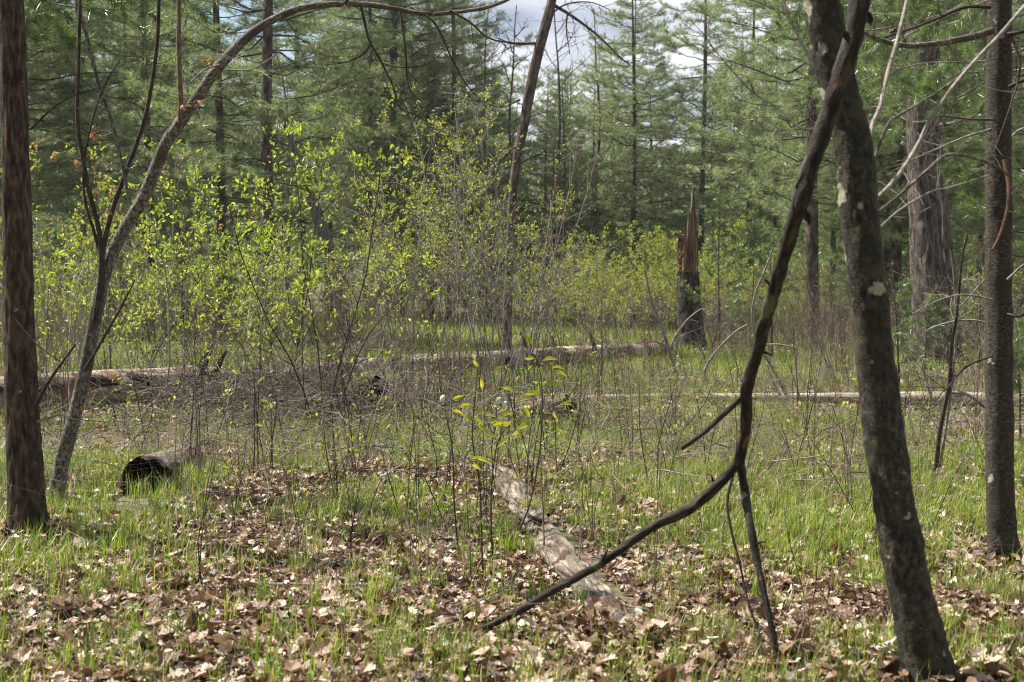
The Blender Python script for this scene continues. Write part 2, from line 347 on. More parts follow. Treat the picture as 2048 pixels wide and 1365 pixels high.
# ------------------------------------------------------------------ growth helpers
def wander(rg, p, d, Ln, k, wig=.12, up=.0, bend=None):
    pts = [np.array(p, float)]; d = nrm(d)
    for i in range(k):
        d = nrm(d + rg.normal(size=3) * wig + A(0, 0, up) + (bend if bend is not None else 0))
        pts.append(pts[-1] + d * Ln / k)
    return np.array(pts)
def perp(rg, d):
    return nrm(np.cross(d, rg.normal(size=3)))
def grow(rg, m, p, d, Ln, r, lvl, tips, ratio=.45, nch=6, start=.3, n=5, wig=.13, up=.03, spread=.8, rmin=.0012, mi=0, k=None):
    k = k or (7 if lvl >= 2 else 5 if lvl == 1 else 3)
    pts = wander(rg, p, d, Ln, k, wig, up)
    rad = np.maximum(r * np.linspace(1, .28, k + 1) ** .9, rmin)
    m.tube(pts, rad, n if lvl > 0 else 3, mi)
    if lvl == 0:
        for t in np.linspace(.25, 1, 4):
            i = min(int(t * k), k - 1); tips.append((pts[i] + (pts[i + 1] - pts[i]) * (t * k - i), nrm(pts[i + 1] - pts[i])))
        return pts
    for t in np.sort(rg.uniform(start, 1, nch)):
        i = min(int(t * k), k - 1); q = pts[i] + (pts[i + 1] - pts[i]) * (t * k - i); dd = nrm(pts[i + 1] - pts[i])
        cd = nrm(dd * rg.uniform(.5, 1) + perp(rg, dd) * spread + A(0, 0, .15))
        grow(rg, m, q, cd, Ln * ratio * (1.25 - t) * rg.uniform(.7, 1.3), rad[i] * .55, lvl - 1, tips, ratio * 1.1, max(3, int(nch * .6)), .25, n, wig * 1.3, up, spread, rmin, mi)
    tips.append((pts[-1], nrm(pts[-1] - pts[-2])))
    return pts
def leaf_cloud(m, rg, tips, Ln, per=1.6, mi=0, up=.35, t0=0, t1=1, wr=.5):
    P0, D0 = [], []
    for p, d in tips:
        for _ in range(rg.poisson(per)):
            P0.append(p + rg.normal(size=3) * Ln * .3); D0.append(d * .7 + rg.normal(size=3) * .65 + A(0, 0, up))
    if not P0: return
    n = len(P0); l = Ln * rg.uniform(.55, 1.2, n)
    m.leaves(np.array(P0), np.array(D0), nrm(rg.normal(size=(n, 3)) * .6 + A(0, 0, 1)), l, l * wr, rg.uniform(t0, t1, n), mi)

# ------------------------------------------------------------------ pine kinds
def pine_kind(seed, H, cb, L0, r0, taper=.8, K=10, dead=12, dens=1.0, fluff=1.0):
    rg = np.random.RandomState(seed); res = []
    zz = np.linspace(-.15, H, 34); ph = rg.uniform(0, 6, 2)
    path = np.stack([.06 * np.sin(zz * .5 + ph[0]), .06 * np.sin(zz * .43 + ph[1]), zz], -1)
    rad = r0 * np.maximum(1 - zz / (H * 1.02), .02) ** .75 * (1 + .35 * np.exp(-np.maximum(zz, 0) / .25))
    mt = M(); mt.tube(path, rad, 14, disp=lambda rr, bk, al, s: rr * (1 + .10 * fbm(np.concatenate([bk[..., :2] * 12, bk[..., 2:] * 2.0], -1).reshape(-1, 3), seed, 3).reshape(rr.shape)))
    res.append(('trunk', mt.mesh('pine_trunk', [B_PINE])))
    at = lambda z: A(np.interp(z, zz, path[:, 0]), np.interp(z, zz, path[:, 1]), z)
    cr = M(); TP, TD = [], []; SA, SB, SR = [], [], []
    z = cb; limbs = []
    while z < H - .3:
        u = (z - cb) / (H - cb); ln = L0 * (.72 + .8 * u if u < .3 else .96 * ((1 - u) / .7) ** taper) + .25
        nb = rg.randint(4, 7); a0 = rg.uniform(0, 6.28)
        for b in range(nb):
            if rg.rand() > .93: continue
            az = a0 + 6.283 * b / nb + rg.normal() * .25; l = ln * rg.uniform(.6, 1.15)
            dh = A(cos(az), sin(az), 0); el = rg.uniform(-.12, .22) + .5 * max(u - .55, 0)
            tt = np.linspace(0, 1, 6)
            pts = at(z + rg.normal() * .08) + dh * (l * tt)[:, None] + A(0, 0, 1) * (l * (el * tt + .20 * tt ** 2.2 - .10 * tt))[:, None]
            pts[1:] += rg.normal(size=(5, 3)) * .03 * l
            limbs.append((l, pts))
            nt_ = max(5, int(l * 7.0 * dens)); sp = spline(pts, 24)
            for t in np.sort(rg.uniform(.28, 1, nt_)):
                q = sp[int(t * 23)]; dd = nrm(sp[min(int(t * 23) + 1, 23)] - sp[max(int(t * 23) - 1, 0)])
                sgn = rg.choice([-1, 1]); side = np.cross(dd, A(0, 0, 1)) * sgn
                td = nrm(dd * rg.uniform(.5, 1) + side * rg.uniform(.4, 1) + A(0, 0, rg.uniform(-.05, .35)))
                tl = (.22 + .28 * l * (1.1 - t)) * rg.uniform(.6, 1.2)
                SA.append(q); SB.append(q + td * tl); SR.append(.007)
                for s in np.arange(.3, 1.01, .14 / max(tl, .14)):
                    TP.append(q + td * tl * s + rg.normal(size=3) * .02); TD.append(td + A(0, 0, .35))
                TP.append(q + td * tl); TD.append(td + A(0, 0, .3))
            TP.append(pts[-1]); TD.append(nrm(pts[-1] - pts[-2]))
        z += rg.uniform(.38, .62) / dens ** .5
    TP, TD = np.array(TP), np.array(TD)
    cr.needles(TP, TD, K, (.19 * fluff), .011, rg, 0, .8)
    cr.sticks(SA, SB, np.array(SR), .002, 1)
    limbs.sort(key=lambda q: q[1][0][2])
    for i, (l, pts) in enumerate(limbs):
        mm = M() if i < 26 else cr
        mm.tube(spline(pts, 7), np.linspace(.008 + .005 * l, .002, 7), 5, 0 if i < 26 else 1)
        if i < 26: res.append(('limb', mm.mesh('pine_limb', [B_PINE])))
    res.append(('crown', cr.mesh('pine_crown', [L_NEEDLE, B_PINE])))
    for i in range(dead):
        z = rg.uniform(.9, cb + 1.2); az = rg.uniform(0, 6.28); l = rg.uniform(.3, 1.6)
        mm = M(); tips = []
        grow(rg, mm, at(z), A(cos(az), sin(az), rg.uniform(-.25, .3)), l, .012, 1, tips, .5, 4, .3, 4, .1, 0)
        res.append(('dead_limb', mm.mesh('pine_dead_limb', [B_PINE])))
    return res
PK = [pine_kind(11, 16.0, 2.7, 2.9, .14, dead=14, dens=1.1),
      pine_kind(12, 14.0, 1.8, 2.6, .115, dead=10, dens=1.2),
      pine_kind(13, 12.0, 1.1, 2.6, .10, dead=8, dens=1.2),
      pine_kind(14, 17.0, 3.4, 3.2, .155, dead=16, dens=1.05),
      pine_kind(15, 9.0, .7, 2.2, .08, dead=6, dens=1.25),
      pine_kind(16, 15.0, 1.9, 3.5, .13, dead=10, dens=1.1)]
FARSKIP = ('limb', 'dead_limb')
pines = [  # px, distance, kind, scale, label
    (540, 32, 3, 1.05, 'dark straight pine trunk standing behind the yellow-green serviceberry left of centre'),
    (440, 35, 0, .95, 'slender dark pine just right of the arching sapling'),
    (785, 50, 0, 1.4, 'grey pine trunk between the leafy shrub and the tall central shrub'),
    (738, 50, 1, 1.2, 'thin pine trunk behind and left of the grey pine near the middle'),
    (905, 52, 2, 1.4, 'dense dark green pine rising behind the tall central shrub'),
    (1265, 54, 5, .95, 'broad pale green pine right of the open sky gap'),
    (1190, 58, 4, 1.15, 'small dark pine under the open sky gap'),
    (1625, 33, 3, 1.0, 'straight dark pine trunk left of the leaning mossy tree'),
    (1798, 35, 0, 1.0, 'slim pine standing just left of the old thick pine'),
    (1778, 38, 1, 1.0, 'thinner pine half hidden behind the leaning mossy tree'),
    (1405, 56, 5, 1.1, 'full feathery pine behind the broken orange snag'),
    (1500, 60, 5, 1.1, 'tall feathery pine behind the gap between snag and leaning tree'),
    (1960, 40, 1, 1.1, 'bushy green pine behind the slender tree at the right edge'),
    (300, 38, 1, 1.05, 'pine with low boughs behind the arch of the bent sapling'),
    (165, 44, 5, 1.0, 'pine with pale needles behind the bent dark stems at left'),
    (660, 55, 2, 1.3, 'bushy pine behind the leafy serviceberry left of centre'),
    (375, 41, 2, .9, 'short dark pine trunk seen through the bend of the arching sapling'),
    (1110, 54, 4, .95, 'small pointed pine below the sky gap left of its neighbour'),
    (1300, 60, 2, .9, 'small pine beside the broad pale green pine'),
    (20, 37, 3, 1.0, 'pine hidden partly by the brown maple at the left edge'),
    (2070, 33, 5, .9, 'wide pine cut off by the right edge of view'),
    (985, 58, 4, 1.15, 'small dark pine left of the dark leaning bare tree'),
    (1715, 47, 5, .95, 'pine behind the leaning mossy tree'),
    (600, 56, 3, 1.1, 'tall pine top filling the back left of centre'),
]
for i, (px, d, k, s, lb) in enumerate(pines):
    place(PK[k], 'pine_tree', XY(px, d), lb, 'pine tree', 'pines standing across the clearing', rng.uniform(0, 6.28), s)
for j, (x, y, k) in enumerate([(-4, -5, 0), (3.5, -4, 3), (0, -9, 5), (-8, -8, 1), (8, -8, 0), (-3, -14, 3), (4, -15, 5), (-11, -2, 5), (11, -3, 1), (-13, -11, 0), (13, -12, 3), (0, -20, 5), (-9, -19, 3), (9, -20, 0)]):
    place(PK[k], 'pine_tree', (x, y, float(hgt(x, y))), 'pine of the woods behind the viewpoint', 'pine tree', 'pines behind the viewpoint', j * 1.3, 1.0, FARSKIP)
def sky_cap(px, d):   # treetops stay below the open patch of sky
    y = 0
    if 960 < px < 1180: y = 135
    elif 1180 <= px < 1240: y = 80
    elif 1450 < px < 1630: y = 60
    elif px < 110: y = 20
    return 1.5 + (HOR - y) / F * d
cnt = 0
for d0, d1, n in ((36, 46, 14), (46, 58, 26), (58, 75, 34), (75, 110, 40)):
    for j in range(n):
        px = -150 + 2350 * (j + rng.uniform(.1, .9)) / n; d = rng.uniform(d0, d1)
        k = rng.randint(0, 6) if d0 > 50 else rng.choice([1, 2, 4, 5, 2]); H = [16, 14, 12, 17, 9, 15][k]
        s = rng.uniform(.9, 1.25); cap = sky_cap(px, d)
        if (940 < px < 1250 or 1450 < px < 1630): s = min(s, cap / H)
        if s < .35 or (d < 52 and 380 < px < 1460): continue
        sec = [(60, 'behind the brown maple at the left edge'), (330, 'behind the bent dark stems of the arching sapling'), (480, 'between the arching sapling and the dark straight pine'), (700, 'behind the leafy serviceberry'), (900, 'behind the tall central shrub'), (1100, 'behind the dark leaning bare tree'), (1300, 'between the sky gap and the snag'),
               (1480, 'behind the snag'), (1650, 'behind the broken hanging branch'), (1820, 'behind the leaning mossy trunk'), (1930, 'behind the old thick pine'), (9999, 'behind the slender upright trunk')]
        where = next(t for p_, t in sec if px < p_); row = 'first' if d < 46 else 'second' if d < 58 else 'third' if d < 75 else 'last'
        place(PK[k], 'pine_tree', XY(px, d), ('short pine' if s * H < 10 else 'green pine') + f' in {row} background row ' + where, 'pine tree', 'pines of the far background stand',
              rng.uniform(0, 6.28), s, FARSKIP); cnt += 1

def far_woods():
    m = M(); rg = np.random.RandomState(77); n = 26000
    d = rg.uniform(128, 175, n); px = rg.uniform(-450, 2500, n); x = (px - CX) / F * d
    top = 11 + 5.5 * fbm(np.stack([px / 70, d / 25, d * 0], -1), 12, 3) + 3
    z = rg.rand(n) ** .8 * np.clip(top, 3, 15)
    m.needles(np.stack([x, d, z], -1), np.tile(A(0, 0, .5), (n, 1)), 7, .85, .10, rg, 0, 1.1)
    tag(link('far_woods', m.mesh('far_woods', [L_NEEDLE])), kind='stuff')
far_woods()
# old thick pine at right
def old_pine():
    b = XY(1868, 26.6); r = empty('pine_tree', b, 'massive old pine with reddish furrowed bark and pale drip streaks', 'pine tree')
    zz = np.linspace(-.3, 15, 150); d = 26.6; k = d / F
    cx = np.interp(zz, [0, 1.5, 4, 15], [1874, 1866, 1845, 1820]); rw = np.interp(zz, [-.3, 0, .35, 1.2, 2.6, 4.2, 15], [70, 58, 49, 44, 39, 34, 19])
    path = np.stack([(cx - CX) * k, np.full_like(zz, d), b[2] + zz], -1)
    def disp(rr, bk, al, s):
        q = np.concatenate([bk[..., :2] * 9, bk[..., 2:] * 1.4], -1).reshape(-1, 3)
        f = np.abs(fbm(q, 5, 4)).reshape(rr.shape); fl = (1 + .25 * np.exp(-s / .5)[:, None] * np.sin(al * 5 + 1))
        return rr * fl * (1 + .075 * np.minimum(f * 2.2, 1) - .04)
    m = M(); m.tube(path, rw * k, 72, disp=disp); part('trunk', m, [B_BIGP], r)
    # hardened pale resin running down the trunk
    m = M(); pts = []
    for z in np.linspace(1.9, 3.9, 16): pts.append([np.interp(z + b[2], path[:, 2], path[:, 0]) + .13 + .02 * sin(z * 5), d - np.interp(z, zz, rw) * k * .93, b[2] + z])
    m.tube(np.array(pts), .015 + .010 * np.sin(np.arange(16) * 1.9), 6)
    part('resin_streak', m, [bark('pale_resin', [(.3, (.16, .16, .145)), (.7, (.34, .34, .31))], 30, (1, 1, .3), .4)], r)
    rg = np.random.RandomState(5)
    for i in range(14):
        z = rg.uniform(4.4, 13); az = rg.uniform(0, 6.28); l = rg.uniform(1.5, 4); at = A(np.interp(z, zz, path[:, 0]), d, b[2] + z)
        lm = M(); nm = M(); pts = wander(rg, at, A(cos(az), sin(az), .1), l, 7, .1, .02); lm.tube(pts, np.linspace(.05, .008, 8), 6)
        TP, TD, SA, SB = [], [], [], []
        sp = spline(pts, 30)
        for t in rg.uniform(.25, 1, 30):
            q = sp[int(t * 29)]; td = nrm(perp(rg, pts[-1] - pts[0]) + nrm(pts[-1] - pts[0]) * .8 + A(0, 0, .1)); tl = rg.uniform(.25, .8)
            SA.append(q); SB.append(q + td * tl)
            for s in np.linspace(.25, 1, 6): TP.append(q + td * tl * s); TD.append(td + A(0, 0, .3))
        lm.sticks(SA, SB, .006, .002); nm.needles(np.array(TP), np.array(TD), 14, .13, .007, rg)
        lo = part('limb', lm, [B_PINE], r); part('needles', nm, [L_NEEDLEN], lo)
old_pine()

# near boughs: two pines whose trunks stand just outside the frame
def bough(rg, parent, pts, r0, ntw, tl, mat=None, k=30, nl=.11, nw=.0040, droop=0.0):
    lm = M(); sp = spline(pts, 40); lm.tube(sp[::2], np.linspace(r0, .003, 20), 6)
    TP, TD = [], []
    for t in np.sort(rg.uniform(.35, 1, ntw)):
        i = int(t * 39); q = sp[i]; dd = nrm(sp[min(i + 1, 39)] - sp[max(i - 1, 0)])
        td = nrm(dd * rg.uniform(.5, 1.1) + perp(rg, dd) * .8 + A(0, 0, .1 - droop)); l = tl * rg.uniform(.4, 1.2) * (1.2 - .5 * t)
        tw = wander(rg, q, td, l, 4, .1, .03); lm.tube(tw, np.linspace(.0035, .0015, 5), 4)
        for s in (.45, .62, .78, .92, 1.0):
            j = min(int(s * 4), 3); TP.append(tw[j] + (tw[j + 1] - tw[j]) * (s * 4 - j)); TD.append(nrm(tw[j + 1] - tw[j]))
    nm = M(); nm.needles(np.array(TP), np.array(TD), k, nl, nw, rg, 0, .7)
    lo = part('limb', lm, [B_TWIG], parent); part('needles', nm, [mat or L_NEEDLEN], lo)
def edge_pine(px, d, H, r0, label, limbs, seed):
    rg = np.random.RandomState(seed); b = XY(px, d); r = empty('pine_tree', b, label, 'pine tree')
    zz = np.linspace(-.2, H, 30); m = M(); m.tube(np.stack([b[0] + .03 * np.sin(zz), np.full_like(zz, d), b[2] + zz], -1), r0 * (1 - zz / H * .85) * (1 + .4 * np.exp(-np.maximum(zz, 0) / .2)), 16)
    part('trunk', m, [B_PINE], r)
    for (y0, pts, ntw, tl) in limbs:
        st = P(px, y0, d); q = [st] + [P(*p) for p in pts]
        bough(rg, r, np.array(q), .016, ntw, tl)
    return r
edge_pine(2150, 12.5, 9, .13, 'pine beyond the right edge whose long-needled boughs reach in behind the slender tree', [
    (-60, [(1950, 10, 12.3), (1750, 60, 12), (1560, 60, 11.8)], 34, .42),
    (60, [(1980, 120, 12.8), (1830, 130, 12.6), (1640, 190, 12.4)], 30, .40),
    (120, [(2000, 150, 13.2), (1900, 200, 13.2), (1780, 205, 13.2)], 26, .35),
    (-160, [(1900, -60, 12), (1720, -30, 11.6), (1600, 10, 11.4)], 30, .42),
    (250, [(2040, 260, 12.2), (1980, 330, 12), (1900, 345, 12)], 20, .3),
    (330, [(2080, 330, 12.6), (2010, 400, 12.6), (1930, 420, 12.6)], 14, .25),
    (-90, [(2000, -20, 13.5), (1880, 40, 13.5), (1700, 120, 13.8)], 30, .42),
    (560, [(2110, 640, 12.4), (2060, 690, 12.4), (2025, 745, 12.4)], 22, .22),
], 31)
edge_pine(1480, 11.0, 9.5, .0, 'x', [], 32) if False else None
edge_pine(-190, 10.5, 9, .14, 'pine beyond the left edge whose sparse boughs hang in past the brown maple', [
    (-120, [(-20, -40, 10.3), (120, 10, 10.2), (300, 20, 10)], 26, .34),
    (-60, [(-40, 20, 10.4), (70, 60, 10.4), (150, 95, 10.3)], 20, .28),
    (-220, [(60, -90, 10), (260, -30, 9.8), (500, 20, 9.6)], 24, .36),
], 33)

# ------------------------------------------------------------------ named foreground trees
def pxpath(rows, n, d):
    """rows (px, py, r_px[, depth]) -> world centre line and radii"""
    q = np.array([[*P(a[0], a[1], a[3] if len(a) > 3 else d), a[2] * (a[3] if len(a) > 3 else d) / F] for a in rows])
    s = spline(q, n); return s[:, :3], s[:, 3]
def furrow(seed, fx, fz, amp, ridged=True):
    def f(rr, bk, al, s):
        q = np.concatenate([bk[..., :2] * fx, bk[..., 2:] * fz], -1).reshape(-1, 3)
        v = fbm(q, seed, 4).reshape(rr.shape)
        if ridged: v = np.minimum(np.abs(v) * 2.2, 1) - .55
        return rr * (1 + amp * v)
    return f
def left_maple():
    d = gdist(1085); b = G(62, 1085)
    r = empty('maple_tree', b, 'brown maple trunk with long reddish bark split at the left edge', 'tree')
    rows = [(64, 1110, 45), (60, 1075, 40), (55, 1020, 36), (50, 900, 35), (44, 780, 33), (38, 600, 29), (31, 300, 26), (22, 0, 24), (10, -350, 22), (-5, -800, 18)]
    c, rad = pxpath(rows, 190, d)
    def disp(rr, bk, al, s):
        rr = furrow(21, 45, 6, .10)(rr, bk, al, s)
        hz = P(0, 740, d)[2]; k = np.clip((c[:, 2] - b[2]) / 1.3, 0, 1)
        cen = 4.9 + .3 * np.sin(s * 2)    # the split faces the camera, right of the middle
        g = np.exp(-((al[None, :] - cen[:, None]) / .30) ** 2) * (np.exp(-((c[:, 2] - .75) / .55) ** 2))[:, None]
        lip = np.exp(-((al[None, :] - cen[:, None] - .55) / .22) ** 2) * (np.exp(-((c[:, 2] - .62) / .5) ** 2))[:, None]
        knots = .05 * np.exp(-((s % .83 - .4) / .02) ** 2)[:, None]
        flare = .30 * np.exp(-np.maximum(s - .1, 0) / .13)[:, None] * (.5 + .5 * np.sin(al * 4 + 1))[None]
        return rr * (1 - .20 * g + .13 * lip + knots + flare + .035 * fbm(bk.reshape(-1, 3) * 9, 3, 3).reshape(rr.shape))
    m = M(); m.tube(c, rad, 64, disp=disp); part('trunk', m, [B_LEFT], r)
    rg = np.random.RandomState(2)
    for y0, pts in ((158, [(60, 158), (100, 160), (160, 148), (240, 145)]), (300, [(60, 260), (130, 200), (250, 160)]), (835, [(75, 845), (120, 830), (145, 838), (220, 845)]),
                    (650, [(30, 640), (75, 690), (130, 730)])):
        q = np.array([P(a, y, d - .12 - .05 * i) for i, (a, y) in enumerate(pts)]); mm = M(); mm.tube(spline(q, 12), np.linspace(.007, .002, 12), 5)
        part('branch', mm, [B_TWIG if y0 > 800 else B_DARK], r)
    mm = M(); q = np.array([P(70, 815, d - .1), P(100, 760, d - .3), P(150, 690, d - .5)]); mm.tube(spline(q, 10), np.linspace(.012, .006, 10), 5); part('branch', mm, [B_DARK], r)
left_maple()
def twiggy(rg, m, pts, n, Ln, r, tips=None, lvl=0):
    sp = spline(pts, 50); tp = [] if tips is None else tips
    for t in rg.uniform(.15, 1, n):
        i = int(t * 49); dd = nrm(sp[min(i + 1, 49)] - sp[max(i - 1, 0)])
        grow(rg, m, sp[i], nrm(dd * .6 + perp(rg, dd)), Ln * rg.uniform(.5, 1.3), r, lvl, tp, .5, 3, .2, 4, .16, .02)
def arching_sapling():
    d = gdist(1030); b = G(103, 1030)
    r = empty('maple_sapling', b, 'lichen-speckled sapling bent over in a long arch toward the middle', 'sapling')
    rows = [(98, 1050, 20), (110, 1000, 19), (125, 920, 17), (150, 830, 16), (170, 740, 15), (190, 640, 15), (212, 540, 14.5), (248, 460, 14), (285, 400, 14), (312, 335, 14), (333, 285, 13.5),
            (368, 235, 13), (405, 180, 12.5), (445, 125, 12), (500, 70, 10.5), (555, 35, 9), (610, 15, 8), (680, 8, 7), (740, 10, 6.5), (790, 18, 6), (850, 28, 5), (920, 24, 4.5), (985, 12, 4), (1040, -15, 3.5), (1090, -60, 2.5)]
    c, rad = pxpath(rows, 150, d); rad = rad * .88
    m = M(); m.tube(c, rad, 24, disp=furrow(4, 60, 22, .08, False)); part('trunk', m, [B_ARCH], r)
    rg = np.random.RandomState(9)
    br = [  # control pixels, start/end radius px, material
        ([(190, 640), (200, 570), (203, 510), (196, 450), (178, 380), (165, 310), (155, 240), (157, 130), (160, 20), (165, -120)], 6, 3, B_DARK),
        ([(200, 600), (205, 545), (206, 505), (222, 430), (250, 350), (283, 260), (300, 190), (314, 90), (318, 0), (322, -120)], 6, 3.5, B_DARK),
        ([(203, 520), (190, 470), (170, 400), (168, 330), (180, 260), (205, 180), (240, 120)], 3.5, 1.5, B_DARK),
        ([(360, 245), (362, 215), (360, 160), (358, 90), (358, 20), (356, -100)], 6, 4, B_RED),
        ([(148, -120), (152, -10), (175, 80), (198, 170), (222, 240), (240, 310), (258, 400)], 5, 3, B_ARCH),
        ([(722, 12), (735, 70), (742, 88), (760, 120), (785, 170), (800, 215), (830, 230), (865, 250)], 3, 1, B_DARK),
        ([(800, 20), (806, 60), (812, 110), (815, 165), (828, 190), (845, 205)], 2.8, 1, B_DARK),
        ([(850, 30), (868, 45), (885, 75), (900, 110), (930, 165), (960, 200)], 2.8, 1, B_DARK),
        ([(742, 88), (725, 110), (690, 125), (650, 130)], 2, .9, B_DARK),
        ([(765, 127), (800, 135), (850, 130), (890, 100)], 1.8, .8, B_DARK),
        ([(900, 22), (940, 45), (975, 75), (1015, 85), (1075, 87)], 2.4, 1.2, B_DARK),
        ([(440, 130), (410, 140), (380, 165), (365, 170)], 2.2, .9, B_TWIG),
        ([(455, 140), (500, 140), (540, 118), (560, 100)], 2, .9, B_TWIG),
        ([(690, 8), (705, -20), (715, -60)], 3, 2, B_DARK), ([(170, 740), (205, 680), (240, 620), (270, 560)], 3.5, 1.5, B_DARK),
    ]
    lf = []
    for ctl, r0, r1, mt in br:
        rows = [(*p, r0 + (r1 - r0) * i / (len(ctl) - 1), d - .05 - .12 * (i / len(ctl))) for i, p in enumerate(ctl)]
        c, rad = pxpath(rows, 30, d); mm = M(); mm.tube(c, rad, 7)
        tips = []; twiggy(rg, mm, c, max(3, int(len(ctl) * 1.1)), .22, .003, tips, 1 if r0 > 2.5 else 0)
        lf += tips
        part('branch', mm, [mt], r)
    # small rusty unfolding leaves
    for (px, py) in [(75, 285), (110, 310), (185, 270), (200, 275), (150, 320), (212, 355), (190, 380), (225, 385), (212, 425), (405, 118), (420, 120), (400, 205), (368, 210)]:
        p0 = P(px, py, d - .1); mm = M(); k = 6
        mm.leaves(p0 + rg.normal(size=(k, 3)) * .012, rg.normal(size=(k, 3)) * .6 + A(0, 0, -.6), rg.normal(size=(k, 3)), .038, .018, rg.uniform(0, 1, k))
        q = np.array([p0, p0 + A(rg.uniform(.05, .12), .02, .03), p0 + A(.2, .03, -.02)]) ; mm.tube(spline(q, 6), .0018, 4, 1)
        part('leaf_cluster', mm, [L_ORANGE, B_TWIG], r)
arching_sapling()
def leaning_tree():
    d = gdist(1392); b = G(1865, 1392)
    r = empty('leaning_tree', b, 'leaning mossy trunk with pale round lichen patches in front', 'tree')
    rows = [(1872, 1425, 58), (1862, 1380, 51), (1850, 1310, 48), (1830, 1220, 45), (1806, 1110, 42), (1784, 980, 40), (1765, 850, 39), (1750, 720, 38), (1737, 600, 37.5), (1724, 480, 37), (1716, 400, 36.5),
            (1712, 330, 38), (1703, 265, 37), (1686, 205, 35.5), (1668, 140, 36), (1655, 70, 36.5), (1642, 0, 37), (1622, -110, 38), (1595, -300, 37), (1550, -620, 34), (1500, -1000, 30)]
    c, rad = pxpath(rows, 200, d)
    def disp(rr, bk, al, s):
        rr = rr * (1 + .28 * np.exp(-np.maximum(s - .05, 0) / .12)[:, None] * (.5 + .5 * np.sin(al * 5 + 2))[None] + .05 * fbm(bk.reshape(-1, 3) * 7, 33, 3).reshape(rr.shape))
        for k_, a_ in ((.62, 4.4), (1.05, 5.6), (1.31, 3.6), (1.9, 5.0)): rr = rr * (1 + .14 * np.exp(-((s[:, None] - k_) / .03) ** 2 - ((al[None] - a_) / .3) ** 2))
        return furrow(8, 26, 12, .06, False)(rr, bk, al, s) * (1 + .045 * fbm(bk.reshape(-1, 3) * 70, 4, 3).reshape(rr.shape))
    m = M(); m.tube(c, rad, 60, disp=disp); part('trunk', m, [B_LEAN], r)
    rg = np.random.RandomState(14)
    for ctl, r0, r1, mt in [
        ([(1738, 285), (1745, 250), (1760, 215), (1775, 150), (1795, 80), (1812, 10), (1830, -80)], 5, 4, B_TWIG),
        ([(1745, 405), (1790, 360), (1830, 300), (1870, 225), (1930, 145), (2000, 70), (2060, 0)], 4.5, 4, B_TWIG),
        ([(1750, 430), (1800, 390), (1850, 345), (1890, 312), (1930, 312), (1985, 330), (2015, 350)], 3.5, 3, B_ARCH),
        ([(1755, 460), (1800, 420), (1860, 385), (1900, 375), (1980, 350)], 2.5, 1.2, B_TWIG),
        ([(1700, 250), (1660, 190), (1620, 120), (1580, 40), (1560, -20)], 3.2, 2.5, B_DARK),
        ([(1745, 330), (1775, 250), (1800, 230), (1850, 200), (1910, 160), (1935, 130)], 3, 2.2, B_ARCH),
        ([(1640, 260), (1600, 255), (1560, 220), (1500, 180), (1420, 90)], 2.4, 1, B_DARK),
    ]:
        rows = [(*p, r0 + (r1 - r0) * i / (len(ctl) - 1), d + .02 + .1 * i) for i, p in enumerate(ctl)]
        c2, rad2 = pxpath(rows, 30, d); mm = M(); mm.tube(c2, rad2, 7); twiggy(rg, mm, c2, 5, .22, .0022, None, 0); part('branch', mm, [mt], r)
leaning_tree()
